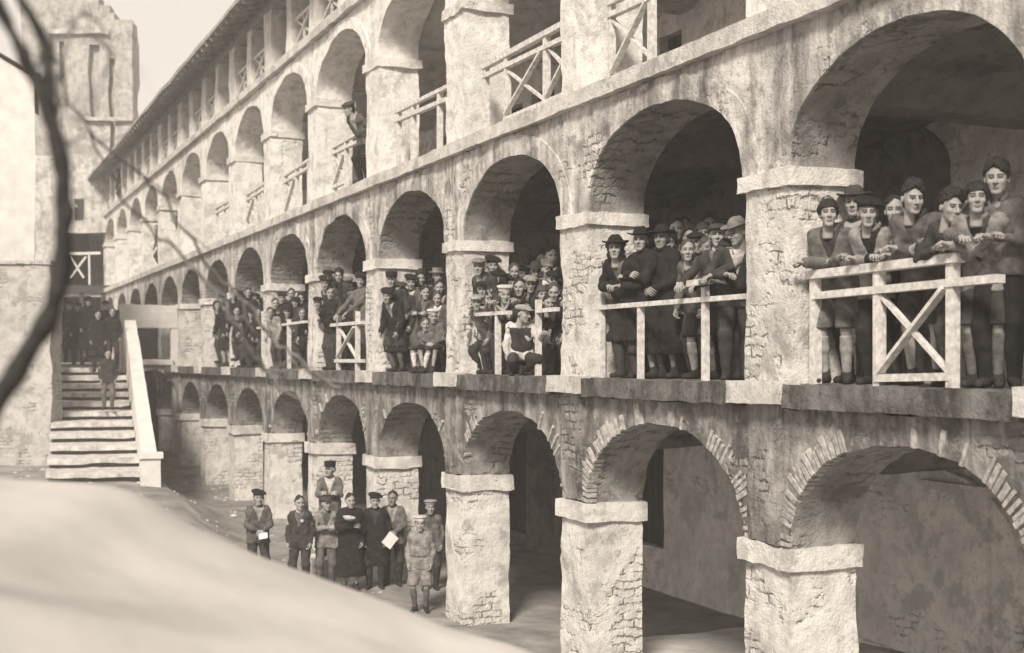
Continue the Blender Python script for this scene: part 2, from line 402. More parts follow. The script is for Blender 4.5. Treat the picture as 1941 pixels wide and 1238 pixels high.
# floors, ceilings, back walls
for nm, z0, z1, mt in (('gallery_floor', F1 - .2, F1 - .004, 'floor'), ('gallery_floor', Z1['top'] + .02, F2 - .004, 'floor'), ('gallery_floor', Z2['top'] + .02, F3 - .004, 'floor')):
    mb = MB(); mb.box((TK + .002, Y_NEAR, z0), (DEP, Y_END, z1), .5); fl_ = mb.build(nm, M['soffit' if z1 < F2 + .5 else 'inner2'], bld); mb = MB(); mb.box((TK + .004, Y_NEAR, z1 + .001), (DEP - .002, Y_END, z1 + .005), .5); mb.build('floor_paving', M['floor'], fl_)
for n in range(0, LAST):                     # cross walls and the shallow vaults they carry, behind every arch
    yp = YP[n]
    for L, z1, mt, zt_ in ((Z0, F1 - .2, 'inner0_shaded', .62), (Z1, Z1['top'] + .02, 'inner', .66), (Z2, Z2['top'] + .02, 'inner2', .35)):
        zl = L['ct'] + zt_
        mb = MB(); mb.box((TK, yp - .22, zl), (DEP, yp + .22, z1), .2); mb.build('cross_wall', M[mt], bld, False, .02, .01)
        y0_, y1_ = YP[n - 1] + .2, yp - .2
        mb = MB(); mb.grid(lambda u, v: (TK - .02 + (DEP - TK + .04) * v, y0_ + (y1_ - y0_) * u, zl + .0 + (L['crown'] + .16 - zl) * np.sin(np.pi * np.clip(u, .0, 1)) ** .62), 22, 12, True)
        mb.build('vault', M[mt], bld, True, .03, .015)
EAVE = CZ + 1.18 * (D - .75) / CT; WT = EAVE + .22
def back_wall(nm, z0, z1, mt, doors, ya=None, yb=None):
    """doors: (y0, y1, zb, zt) dark openings with a leaf set back in them"""
    ya = Y_NEAR if ya is None else ya; yb = Y_END if yb is None else yb
    w = MB(); ys = sorted(q for q in doors if ya < q[0] < yb); y = ya
    for (a_, b_, zb, zt) in ys:
        w.box((DEP, y, z0), (DEP + .3, a_, z1), .35)
        if zb > z0 + .02: w.box((DEP + .002, a_, z0), (DEP + .3, b_, zb), .35)
        w.box((DEP + .002, a_, zt), (DEP + .3, b_, z1), .35)
        y = b_
    w.box((DEP, y, z0), (DEP + .3, yb, z1), .35)
    wo = w.build(nm, M[mt], bld, True, .015, .008)
    for (a_, b_, zb, zt) in ys:
        d = MB(); d.box((DEP + .18, a_ - .02, zb), (DEP + .24, b_ + .02, zt + .02))
        k = int((b_ - a_) / .2)
        for q in range(k): d.box((DEP + .165, a_ + q * (b_ - a_) / k + .012, zb + .03), (DEP + .18, a_ + (q + 1) * (b_ - a_) / k - .012, zt - .02))
        d.build('door', M['dark_wood'], wo)
def door_px(x0, x1, yt, z0, h=None):
    a_, b_ = YS(x1, DEP), YS(x0, DEP); return (min(a_, b_), max(a_, b_), z0, on_plane((x0 + x1) / 2, yt, DEP).z if h is None else z0 + h)
d0 = [door_px(1198, 1258, 828, .55)]
d0 = [(d0[0][0], d0[0][1], .45, d0[0][3])] + [(YC[n] + .3, YC[n] + 1.2, .02, 2.1) for n in (3, 4, 6, 8, 10)]
d1 = [(YC[n] + .45, YC[n] + 1.4, F1, F1 + 2.1) for n in (1, 2, 4, 6, 8, 10)]
d2 = [door_px(1006, 1050, 32, F2 + .02, 2.15), door_px(1250, 1292, 0, F2 + .02, 2.15)] + [(YC[n] + .5, YC[n] + 1.4, F2, F2 + 2.1) for n in (4, 5, 7, 9, 11)]
back_wall('ground_back_wall', -.9, F1 - .2, 'inner0', d0, None, 19.6); back_wall('ground_back_wall', -.9, F1 - .2, 'inner0_shaded', d0, 19.6, None)  # lit copy near, shaded copy beyond
back_wall('middle_back_wall', F1 - .2, Z1['top'] + .02, 'inner_lit', d1, None, 15.2); back_wall('middle_back_wall', F1 - .2, Z1['top'] + .02, 'inner', d1, 15.2, None)  # same split: lit plaster first, shaded plaster farther along
back_wall('upper_back_wall', Z1['top'] + .02, Z2['top'] + .02, 'p2', d2)
back_wall('attic_back_wall', Z2['top'] + .02, WT, 'p3', [])
# blind arch, pilaster and ledge on the back wall of the nearest bays
def relief(y0, y1, z0, z1, proud, mt, nm, arched=True):
    mb = MB(); e = (y1 - y0) / 2; c = (y0 + y1) / 2; r = min(e, z1 - z0) * .8 if arched else 0
    x = DEP - proud
    if arched:
        mb.grid(lambda u, v: (x, c - e * np.cos(np.pi * u), z0 + (z1 - r - z0 + r * np.sin(np.pi * u) ** .9) * v), 24, 8, False)
        mb.grid(lambda u, v: (x + (proud + .05) * v, c - e * np.cos(np.pi * u), z1 - r + r * np.sin(np.pi * u) ** .9), 24, 2, False)
        for s in (-1, 1): mb.grid(lambda u, v: (x + (proud + .05) * v, c + s * e, z0 + (z1 - r - z0) * u), 8, 2, s > 0)
    else: mb.box((x, y0, z0), (DEP + .05, y1, z1), .2)
    mb.build(nm, M[mt], bld, True, .012, .008)
q0, q1 = on_plane(1905, 900, DEP), on_plane(1640, 900, DEP)
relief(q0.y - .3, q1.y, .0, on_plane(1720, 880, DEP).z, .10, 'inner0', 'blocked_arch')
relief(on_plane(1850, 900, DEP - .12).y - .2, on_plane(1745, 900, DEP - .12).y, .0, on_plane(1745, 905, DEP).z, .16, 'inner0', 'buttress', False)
q0, q1 = on_plane(1790, 250, DEP), on_plane(1645, 250, DEP)
mb = MB(); mb.box((DEP - .03, q0.y, on_plane(1700, 240, DEP).z), (DEP + .05, q1.y, on_plane(1700, 135, DEP).z), .2); mb.build('boarded_window', M['dark_wood'], bld)
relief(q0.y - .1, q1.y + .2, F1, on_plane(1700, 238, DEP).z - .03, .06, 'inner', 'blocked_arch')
# attic: pillars, lintel beam, eave, roof
for n in range(-1, LAST):
    yp = YP[n]
    mb = MB(); mb.box((0, yp - .36, F3), (.5, yp + .36, WT - .28), .2); mb.build('attic_pillar', M['p3'], bld, True, .02, .01)
    if n < LAST - 1:                                # a slimmer pillar half way
        mb = MB(); mb.box((.0, (YP[n] + YP[n + 1]) / 2 - .24, F3), (.45, (YP[n] + YP[n + 1]) / 2 + .24, WT - .28), .2); mb.build('attic_pillar', M['p3'], bld, True, .02, .01)
mb = MB(); mb.box((-.02, Y_NEAR, WT - .28), (.5, Y_END, WT), .3); mb.build('attic_lintel', M['eave_wood'], bld, False, .015, .008)
rf = MB()
def slab(x0, z0, x1, z1, th):
    ys = np.linspace(Y_NEAR - .2, Y_END + .4, 40)
    for a_, b_ in zip(ys[:-1], ys[1:]):
        rf.add([(x0, a_, z0), (x0, b_, z0), (x1, b_, z1), (x1, a_, z1), (x0, a_, z0 + th), (x0, b_, z0 + th), (x1, b_, z1 + th), (x1, a_, z1 + th)],
               [[0, 1, 2, 3], [7, 6, 5, 4], [0, 4, 5, 1], [2, 6, 7, 3], [1, 5, 6, 2], [0, 3, 7, 4]])
slab(-.75, EAVE, 2.6, EAVE + 1.15, .1); slab(2.6, EAVE + 1.15, 5.2, EAVE + .2, .1)
ro = rf.build('roof', [M['eave_wood']], bld, False, .03, .02, 1.2)
for n, y in enumerate(np.arange(Y_NEAR, Y_END + .3, .62)):
    if n % 1 == 0 and n < 100:
        mb = MB(); mb.bar((-.70, y, EAVE - .07 + .02), (.55, y, EAVE + .36), .09, .12); mb.build('rafter', M['eave_wood'], ro)
mb = MB(); mb.box((.0, Y_END, -.9), (DEP + .3, Y_END + .4, WT), .6); mb.build('end_wall', M['p2'], bld, True, .03, .015)

# ------------------------------------------------------------------ railings (timber, whitewashed)
RX = .16
def railing(nm, floor, parts, x=RX, t=.062):
    """parts in photograph coordinates on the plane x: ('post',px,pyt,pyb) ('rail',px0,py0,px1,py1[,w]) ('brace',...)"""
    root = link(nm, bpy.data.meshes.new(nm), bld) if False else None
    first = None; objs = []
    for p in parts:
        mb = MB(); k = p[0]
        if k == 'post':
            _, px, pyt, pyb = p; a_ = on_plane(px, pyt, x); zb = floor - .03 if pyb is None else on_plane(px, pyb, x).z
            mb.bar((x, a_.y, zb), (x, a_.y, a_.z), t * 1.25, t * 1.25, (1, 0, 0)); o = ('post', mb)
        elif k == 'rail':
            a_, b_ = on_plane(p[1], p[2], x), on_plane(p[3], p[4], x); wd = p[5] if len(p) > 5 else t
            mb.bar(a_ + Vector((-.012, 0, 0)), b_ + Vector((-.012, 0, 0)), wd * 1.3, wd, (0, 0, 1)); o = ('rail', mb)
        else:
            a_, b_ = on_plane(p[1], p[2], x), on_plane(p[3], p[4], x); off = -.035 if len(p) > 5 else .0
            mb.bar(a_ + Vector((off, 0, 0)), b_ + Vector((off, 0, 0)), .03, t * (1.15 if len(p) > 5 else .9), (1, 0, 0)); o = ('brace', mb)
        objs.append(o)
    name0, mb0 = objs[0]
    r = mb0.build('railing', M['white_wood'], bld, False, .004, .003, 6)
    for nm_, mb in objs[1:]: mb.build(nm_, M['white_wood'], r, False, .004, .003, 6)
    return r
railing('railing', F1, [('rail', 1536, 522, 1822, 488, .075), ('post', 1546, 522, None), ('post', 1667, 514, None), ('post', 1806, 494, None),
    ('rail', 1548, 561, 1900, 527), ('rail', 1665, 717, 1806, 714), ('brace', 1672, 560, 1800, 706), ('brace', 1797, 545, 1674, 705, 1)])
railing('railing', F1, [('rail', 1141, 583, 1418, 562, .05), ('post', 1141, 552, None), ('post', 1215, 575, None), ('post', 1337, 536, None), ('rail', 1290, 541, 1348, 532, .06)], t=.05)
railing('railing', F1, [('rail', 898, 597, 968, 592, .05), ('post', 899, 574, None), ('post', 944, 573, None), ('post', 1021, 568, None), ('rail', 1021, 590, 1058, 586, .05)], t=.055)
railing('railing', F1, [('rail', 618, 618, 692, 611, .06), ('post', 642, 597, None), ('post', 678, 590, None), ('rail', 638, 684, 690, 684), ('brace', 645, 624, 676, 678), ('brace', 675, 620, 643, 676, 1)])
railing('railing', F2, [('rail', 918, 128, 1076, 43, .07), ('post', 921, 130, None), ('post', 962, 107, None), ('post', 1036, 68, None), ('rail', 918, 146, 1078, 70), ('rail', 960, 228, 1078, 178),
    ('brace', 965, 136, 1034, 190), ('brace', 1033, 94, 963, 216, 1), ('brace', 1040, 90, 1078, 135), ('brace', 1078, 110, 1040, 185, 1)])
railing('railing', F2, [('rail', 1158, 6, 1238, -32), ('post', 1159, -4, None), ('post', 1236, -40, None), ('rail', 1158, 30, 1238, -6), ('brace', 1162, 38, 1233, 108), ('brace', 1232, 2, 1164, 138, 1)])
railing('railing', F2, [('rail', 752, 213, 856, 162, .06), ('post', 756, 212, None), ('post', 784, 198, None), ('post', 834, 172, None), ('rail', 752, 230, 856, 186)])
railing('railing', F2, [('rail', 633, 280, 703, 240, .06), ('post', 635, 282, None), ('post', 657, 266, None), ('post', 694, 244, None), ('rail', 634, 291, 703, 258), ('brace', 637, 300, 655, 338), ('brace', 656, 292, 637, 350, 1), ('rail', 632, 356, 656, 345)])
railing('railing', F2, [('rail', 540, 334, 593, 300, .06), ('post', 542, 334, None), ('post', 563, 320, None), ('post', 586, 306, None), ('rail', 541, 346, 593, 314), ('brace', 544, 350, 562, 390), ('brace', 562, 338, 544, 400, 1)])
railing('railing', F2, [('rail', 468, 370, 504, 347, .06), ('post', 470, 368, None), ('post', 485, 358, None), ('post', 499, 350, None), ('rail', 469, 380, 503, 358), ('brace', 471, 385, 484, 412), ('brace', 484, 376, 471, 418, 1)])
railing('railing', F2, [('rail', 409, 395, 441, 378, .06), ('post', 411, 394, None), ('post', 425, 386, None), ('post', 437, 378, None), ('rail', 410, 404, 440, 388)])
railing('railing', F1, [('post', 499, 590, None), ('post', 548, 605, None), ('rail', 490, 622, 582, 610, .05)])
for n in range(0, LAST):                       # attic railings, cross braced, in every second gap
    for s in (0, 1):
        a_ = YP[n - 1] + .36 if s == 0 else YC[n] + .24; b_ = YC[n] - .24 if s == 0 else YP[n] - .36
        if (n * 2 + s) % 3 == 2: continue
        x = .1; mk = lambda p, q, w=.05: (lambda m_: (m_.bar(p, q, w, w, (1, 0, 0)), m_)[1])(MB())
        z0, z1 = F3 + .12, F3 + .72
        r = mk((x, a_, z1), (x, b_, z1), .07).build('railing', M['white_wood'], bld)
        for p, q, nm in (((x, a_, z0), (x, b_, z0), 'rail'), ((x + .02, a_, z0), (x + .02, b_, z1), 'brace'), ((x - .02, a_, z1), (x - .02, b_, z0), 'brace'), ((x, (a_ + b_) / 2, F3), (x, (a_ + b_) / 2, z1), 'post')):
            mk(p, q).build(nm, M['white_wood'], r)

mb = MB(); mb.grid(lambda u, v: (.8 + 3.2 * u, Y_NEAR + .02 + 9.5 * v, terrain(.8 + 3.2 * u, Y_NEAR + .02 + 9.5 * v) + .03 - .12 * np.maximum(0, .1 - u) * 10 - .2 * np.maximum(0, v - .93)), 12, 30, False); mb.build('bounce_floor', M['bounce_floor'], bld, True, .02, .01)  # pale sheet added over the earth to bounce light into the near bays
# pebbles and clods strewn over the courtyard
mb = MB(); rr = random.Random(21)
for k in range(700):
    y = rr.uniform(11, 40); x = rr.uniform(-7.5, .3); s = rr.uniform(.012, .045) * (1 if rr.random() < .88 else 1.9)
    z = float(terrain(np.array([x]), np.array([y]))[0]); V = []
    for (a_, b_, c_) in ((-1, -1, -1), (1, -1, -1), (1, 1, -1), (-1, 1, -1), (-1, -1, 1), (1, -1, 1), (1, 1, 1), (-1, 1, 1)):
        q = .6 if c_ > 0 else 1.0
        V.append((x + s * a_ * q * rr.uniform(.6, 1.3), y + s * b_ * q * rr.uniform(.6, 1.3), z + s * .55 * c_ * rr.uniform(.5, 1.0)))
    mb.add(V, [[0, 3, 2, 1], [4, 5, 6, 7], [0, 1, 5, 4], [1, 2, 6, 5], [2, 3, 7, 6], [3, 0, 4, 7]])
tag(mb.build('pebbles', M['rock'], None, False), 'pebbles and clods scattered over the courtyard earth', 'pebbles', kind='stuff')
# ------------------------------------------------------------------ the far left: stair, landing wall, wing, tower, house, retaining wall
M['wall_l'] = plaster('retaining_masonry', .44, .32, .16, stain=.3, brick=.4)
M['house'] = simple('house_plaster', .62, .12, 2.5, .9, .3)
M['tower'] = plaster('tower_stone', .42, .28, .13, stain=.45, brick=.3, patch=.5)
M['wing'] = plaster('wing_plaster', .52, .34, .14, stain=.5, brick=.2, patch=1.2)

def frame(o, X, Y, psi=0.0):
    """put an Empty at (X right, Y ahead) with its local x to the right of the picture and y ahead"""
    p = CW(X, Y, 0); o.location = (p.x, p.y, 0); o.rotation_euler = (0, 0, -TH + psi)
class LB(MB):                                # builder in the parent's own frame
    def build(s, name, mat, parent=None, smooth=False, amp=0, amp2=0, sc=2.2):
        V = np.concatenate(s.v); F = np.concatenate(s.f)
        if amp or amp2: V = rough(V, amp, amp2, sc)
        return link(name, mesh_np(name, V, F, mat if isinstance(mat, list) else [mat], smooth=smooth), parent)
def zz(py, Y): return CZ - (py - HY) / FPX * Y
def xx(px, Y): return (px - CX) / FPX * Y

# stone stair
YB, YT = 28.3, 40.0
st = empty('stone_stair', (0, 0, 0), 'flight of pale stone steps with a sloping white parapet, rising to the gallery landing', 'stairs')
frame(st, xx(178, YB), YB, R(18.3))
NS = 11; zb, zt = zz(913, YB), zz(697, YT); wl, wr = (xx(262, YB) - xx(95, YB)) / 2, 0
run = (YT - YB) / math.cos(R(18.3))
srnd = random.Random(4)
for k in range(NS):
    za = zb + (zt - zb) * (k + 1) / NS - .0; y0 = run * k / NS
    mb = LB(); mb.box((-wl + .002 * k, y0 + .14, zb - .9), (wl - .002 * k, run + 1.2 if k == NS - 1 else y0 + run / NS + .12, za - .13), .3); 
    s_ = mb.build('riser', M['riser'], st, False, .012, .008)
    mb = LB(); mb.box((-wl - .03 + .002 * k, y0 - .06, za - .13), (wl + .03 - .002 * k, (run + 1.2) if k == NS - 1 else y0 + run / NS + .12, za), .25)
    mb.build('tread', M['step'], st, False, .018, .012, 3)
for sx, nm in ((1, 'parapet'), (-1, 'parapet')):
    mb = LB(); x0 = sx * wl + (.03 if sx > 0 else -.36); y1 = run + .3
    def fn(u, v, x): return (x, -.2 + (y1 + .2) * u, (zb - .9) + v * (zb + .55 + (zt + 1.5 - zb - .55) * u - zb + .9))
    if sx < 0:
        y1 = run + .3; ya = run * .68
        fn = lambda u, v, x: (x, ya + (y1 - ya) * u, zt - 2.2 + v * (2.2 + .15 + 1.0 * u))
    mb.grid(lambda u, v: fn(u, v, x0), 14, 6, True); mb.grid(lambda u, v: fn(u, v, x0 + .34), 14, 6, False)
    mb.grid(lambda u, v: [fn(u, np.ones_like(u), 0)[0] + x0 + .34 * v, *fn(u, np.ones_like(u), 0)[1:]], 14, 2, True)
    mb.grid(lambda u, v: [x0 + .34 * u, fn(np.zeros_like(u), v, 0)[1], fn(np.zeros_like(u), v, 0)[2]], 2, 6, False)
    mb.build('parapet', M['house'], st, False, .012, .008)
mb = LB(); mb.box((wl + .0, -.65, zb - .9), (wl + .42, -.22, zz(868, YB)), .2); mb.box((wl - .05, -.70, zz(868, YB)), (wl + .47, -.17, zz(858, YB)), .2)
mb.build('newel_post', M['house'], st, False, .012, .008)

# landing wall between stair and gallery, opening at gallery height and an arch under it
YL = 42.0
lw = empty('landing_wall', (0, 0, 0), 'short plastered wall with a square opening above a dark archway, between stair top and arcade', 'wall')
frame(lw, xx(228, YL), YL, TH - R(4))
X1 = xx(338, YL) - xx(228, YL); xo0, xo1 = xx(252, YL) - xx(228, YL), xx(322, YL) - xx(228, YL)
mb = LB()
mb.box((0, 0, .2), (xo0 - .05, .4, zz(576, YL)), .3)
mb.box((xo0 - .05, -.03, zz(621, YL)), (X1 + .35, .4, zz(577, YL)), .3)
mb.box((xo1, .0, zz(690, YL)), (X1, .4, zz(621, YL) ), .3)
mb.box((xo1 + .05, .0, .2), (X1, .4, zz(690, YL)), .3)
w_ = mb.build('wall_body', M['house'], lw, False, .02, .012)
mb = LB(); mb.box((xo0 - .05, -.1, zz(692, YL)), (xo1 + .05, .42, zz(682, YL)), .3); mb.build('sill', M['house'], lw, False, .012, .01)
mb = LB(); r = (xo1 - xo0) / 2 + .05
mb.grid(lambda u, v: ((xo0 + xo1) / 2 - r * np.cos(np.pi * u), .05, zz(745, YL) + .75 * np.sin(np.pi * u) * (1 - v) + v * (zz(692, YL) - zz(745, YL))), 20, 4, True)
mb.build('arch_spandrel', M['wing'], lw, False, .01, .01)
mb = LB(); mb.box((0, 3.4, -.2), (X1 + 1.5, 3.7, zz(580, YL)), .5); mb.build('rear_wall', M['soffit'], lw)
mb = LB(); mb.box((-5.5, .4, zz(690, YL) - .25), (X1 + .3, 17, zz(690, YL)), .8); mb.build('landing_floor', M['floor'], lw)

# wing closing the far end of the courtyard
YW = 58.0
wg = empty('end_wing', (0, 0, 0), 'shadowed end wing with a dark open porch and a timber balcony, behind the stair', 'building')
frame(wg, xx(60, YW), YW, 0)
wx = lambda px: xx(px, YW) - xx(60, YW); wz = lambda py: zz(py, YW)
mb = LB(); xe = wx(236)
mb.box((wx(-60), 0, .5), (wx(112), .5, wz(300)), .6)
mb.box((wx(112), 0, wz(441)), (xe, .5, wz(292)), .4)
mb.box((wx(222), .0, .5), (xe, .5, wz(441)), .4)
mb.box((wx(112), 0, wz(562)), (wx(222), .5, wz(541)), .3)
wall = mb.build('wall_body', M['wing'], wg, False, .03, .02)
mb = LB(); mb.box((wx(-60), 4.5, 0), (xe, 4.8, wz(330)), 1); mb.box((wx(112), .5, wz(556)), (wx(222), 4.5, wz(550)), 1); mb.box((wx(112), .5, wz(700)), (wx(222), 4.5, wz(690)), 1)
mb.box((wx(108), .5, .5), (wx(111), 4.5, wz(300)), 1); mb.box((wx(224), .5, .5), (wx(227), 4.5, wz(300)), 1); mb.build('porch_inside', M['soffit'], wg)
mb = LB(); mb.bar((wx(114), -.08, wz(482)), (wx(192), -.08, wz(480)), .1, .12); rl = mb.build('balcony_rail', M['white_wood'], wg)
for a_, b_ in (((134, 527), (164, 487)), ((170, 482), (171, 540)), ((116, 482), (116, 540)), ((134, 487), (160, 527))):
    mb = LB(); mb.bar((wx(a_[0]), -.06, wz(a_[1])), (wx(b_[0]), -.06, wz(b_[1])), .08, .09, (0, 1, 0)); mb.build('balcony_brace', M['white_wood'], rl)
mb = LB(); mb.box((wx(108), -.14, wz(556)), (wx(228), .3, wz(541)), .3); mb.build('balcony_beam', M['dark_wood'], wg, False, .01, .01)
for px, py in ((150, 395),):
    mb = LB(); mb.box((wx(px - 9), -.02, wz(py + 22)), (wx(px + 9), .3, wz(py - 18))); mb.build('shutter', M['dark_wood'], wg)
for px in (155, 196):
    mb = LB(); mb.box((wx(px - 4), -.05, wz(690)), (wx(px + 4), .2, wz(556)), .4); mb.build('porch_post', M['dark_wood'], wg)

# ruined tower
YR = 62.0
tw = empty('ruined_tower', (0, 0, 0), 'tall pale ruined stone tower with slit openings rising behind the wing', 'tower')
frame(tw, xx(60, YR), YR, R(3))
tx = lambda px: xx(px, YR) - xx(60, YR); tz = lambda py: zz(py, YR)
mb = LB()
def col(x0, x1, z0, z1): mb.box((tx(x0), 0, z0), (tx(x1), .9, z1), .7)
col(40, 112, 0, tz(-60)); col(122, 168, 0, tz(-30)); col(186, 206, 0, tz(10)); col(216, 250, 0, tz(38))
col(112, 122, 0, tz(150)); col(112, 122, tz(75), tz(-50)); col(168, 186, 0, tz(225)); col(168, 186, tz(85), tz(-8)); col(206, 216, 0, tz(300)); col(206, 216, tz(110), tz(25))
b_ = mb.build('tower_body', M['tower'], tw, False, .10, .05, .8)
mb = LB(); mb.box((tx(42), .35, 0), (tx(247), 1.3, tz(50)), .6); mb.build('tower_core', M['tower'], tw, False, .1, .05, .8)
mb = LB()
for z_, x0, x1 in ((60, 90, 205), (300, 60, 250), (225, 160, 250)): mb.box((tx(x0), -.22, tz(z_ + 4)), (tx(x1), 0, tz(z_ - 3)), .5)
mb.build('tower_cornice', M['band'], tw, False, .06, .03)

# pale house and retaining wall at the left edge
YH = 36.0
hs = empty('pale_house', (0, 0, 0), 'plain pale plastered house with a low gable at the left edge, above the retaining wall', 'house')
frame(hs, xx(66, YH), YH, R(20.5))
hx = lambda px: xx(px, YH) - xx(66, YH); hz = lambda py: zz(py, YH)
mb = LB()
mb.grid(lambda u, v: (hx(-260) * u, 0 * u, hz(500) + (hz(146) + (hz(60) - hz(146)) * (1 - np.abs(u * 2 - 1)) - hz(500)) * v), 20, 12, False)
mb.grid(lambda u, v: (0 * u, 6 * u, hz(500) + (hz(146) - hz(500)) * v), 8, 8, True)
mb.grid(lambda u, v: (hx(-260) + 0 * u, 6 * u, hz(500) + (hz(146) - hz(500)) * v), 8, 8, False)
mb.grid(lambda u, v: (hx(-260) * u, 6 + 0 * u, hz(500) + (hz(146) + (hz(60) - hz(146)) * (1 - np.abs(u * 2 - 1)) - hz(500)) * v), 20, 12, True)
mb.build('wall_body', M['house'], hs, False, .02, .01)
mb = LB(); mb.grid(lambda u, v: (hx(-275) * u + .15, -.2 + 6.4 * v, hz(144) + (hz(56) - hz(144)) * (1 - np.abs(u * 2 - 1))), 20, 2, True); mb.build('roof', M['tile'], hs, False, .02, .01)
for px, py in ((-55, 330),):
    mb = LB(); mb.box((hx(px - 9), -.05, hz(py + 22)), (hx(px + 9), .1, hz(py - 22))); mb.build('window', M['dark_wood'], hs)

YV = 32.5
rw = LB(); vx = lambda px: xx(px, YV) - xx(97, YV)
rw.box((vx(-500), 0, 0), (0, .7, zz(500, YV)), .4); rw.box((vx(-500), -.06, zz(500, YV)), (.05, .76, zz(494, YV)), .4)
rw_o = empty('retaining_wall', (0, 0, 0), 'grey coursed masonry wall left of the stone stair, flat topped', 'wall'); frame(rw_o, xx(97, YV), YV, R(-2))
rw.build('wall_body', M['wall_l'], rw_o, False, .04, .025)

# ------------------------------------------------------------------ trees: a bare leaning one close by
def spline(pts, n=6):
    P = [Vector(p) for p in pts]; o = []
    for i in range(len(P) - 1):
        p0, p1, p2, p3 = P[max(i - 1, 0)], P[i], P[i + 1], P[min(i + 2, len(P) - 1)]
        for k in range(n):
            t = k / n; o.append(.5 * ((2 * p1) + (-p0 + p2) * t + (2 * p0 - 5 * p1 + 4 * p2 - p3) * t * t + (-p0 + 3 * p1 - 3 * p2 + p3) * t ** 3))
    return o + [P[-1]]
YTr = 2.7
tree = empty('bare_tree', CW(-1.5, YTr, -.45), 'dark leafless sapling with a crooked trunk, leaning in close at the left edge', 'tree')
class TB(LB):
    def tube(s, pts, rads, n=8): MB.tube(s, [Vector(p) - tree.location for p in pts], rads, n)
tp = spline([CW(-1.5, YTr, -.5), at(-90, 870, YTr), at(0, 752, YTr), at(48, 672, YTr), at(97, 590, YTr), at(117, 500, YTr), at(122, 410, YTr), at(117, 320, YTr), at(98, 235, YTr), at(66, 150, YTr), at(28, 75, YTr), at(-8, 0, YTr), at(-60, -130, YTr), at(-95, -330, YTr + .05), at(-60, -560, YTr + .1), at(-120, -820, YTr + .1)])
tb = TB(); tb.tube(tp, [.022 - .020 * (i / len(tp)) ** 2.2 + .0020 * math.sin(i * .9) for i in range(len(tp))], 10)
tb.build('trunk', M['bark'], tree, True, .004, .004, 20)
for pts, r0, r1 in (([at(96, 230, YTr), at(92, 150, YTr + .06), at(83, 85, YTr + .1), at(60, 30, YTr + .1), at(28, -25, YTr + .1), at(-4, -120, YTr), at(20, -300, YTr - .05), at(-15, -520, YTr - .1)], .017, .003), ([at(-80, -250, YTr), at(-20, -330, YTr + .1), at(60, -480, YTr + .25)], .007, .002), ([at(-75, -420, YTr + .1), at(-160, -520, YTr - .05), at(-210, -700, YTr - .1)], .007, .002),):
    p_ = spline(pts, 5); tb = TB(); tb.tube(p_, list(np.linspace(r0, r1, len(p_)))); tb.build('branch', M['bark'], tree, True, .003, .002, 14)
for pts, r0, r1 in (([at(66, 150, YTr), at(95, 105, 3.4), at(170, 250, 4.4), at(290, 350, 4.9), at(400, 505, 5.2), at(450, 560, 5.3), at(512, 640, 5.4), at(575, 690, 5.4), at(640, 735, 5.5)], .004, .0085),
                    ([at(170, 250, 4.4), at(250, 400, 4.7), at(340, 480, 4.9), at(414, 560, 5.0), at(470, 650, 5.1), at(500, 700, 5.2), at(528, 742, 5.2)], .005, .008),
                    ([at(97, 232, YTr), at(140, 60, 3.2), at(165, 20, 3.4), at(196, 64, 3.6), at(206, 150, 3.7)], .005, .0025),
                    ([at(92, 150, YTr + .06), at(130, 50, 2.9), at(180, 63, 3.0), at(215, 100, 3.1)], .004, .002),
                    ([at(117, 320, YTr), at(150, 250, 2.9), at(175, 190, 3.1), at(196, 120, 3.3)], .004, .0015),
                    ([at(575, 690, 5.4), at(545, 692, 5.4), at(520, 705, 5.3)], .004, .003)):
    p_ = spline(pts, 5); jr = random.Random(len(p_) + int(r0 * 1e4)); p_ = [q + Vector((jr.uniform(-1, 1), jr.uniform(-1, 1), jr.uniform(-1, 1))) * .016 for q in p_]; tb = TB(); tb.tube(p_, list(np.linspace(r0, r1, len(p_))), 6)
    for q in range(2, len(p_) - 1, 3):
        dq = (p_[q + 1] - p_[q - 1]).normalized(); e1 = p_[q] + dq * .07 + Vector((jr.uniform(-1, 1), jr.uniform(-1, 1), jr.uniform(-.6, 1))) * .07; e2 = e1 + dq * .05 + Vector((jr.uniform(-1, 1), jr.uniform(-1, 1), jr.uniform(-1, .6))) * .05
        tb.tube([p_[q], e1, e2], [r1 * .5, r1 * .35, r1 * .15], 6); tb.build('twig', M['twig'], tree, True, .002, .001, 14)

# ------------------------------------------------------------------ haze
hb = MB(); hb.box((-60, -20, -2), (45, 110, 26))
hm = bpy.data.materials.new('haze_air'); hm.use_nodes = True; t = hm.node_tree; t.nodes.clear()
out = t.nodes.new('ShaderNodeOutputMaterial'); pv = t.nodes.new('ShaderNodeVolumePrincipled')
pv.inputs['Density'].default_value = HAZE = .0023; pv.inputs['Color'].default_value = (.97, .95, .92, 1); t.links.new(pv.outputs[0], out.inputs['Volume'])
ho = hb.build('haze', hm); ho['kind'] = 'stuff'; ho['label'] = 'thin pale haze in the courtyard air'
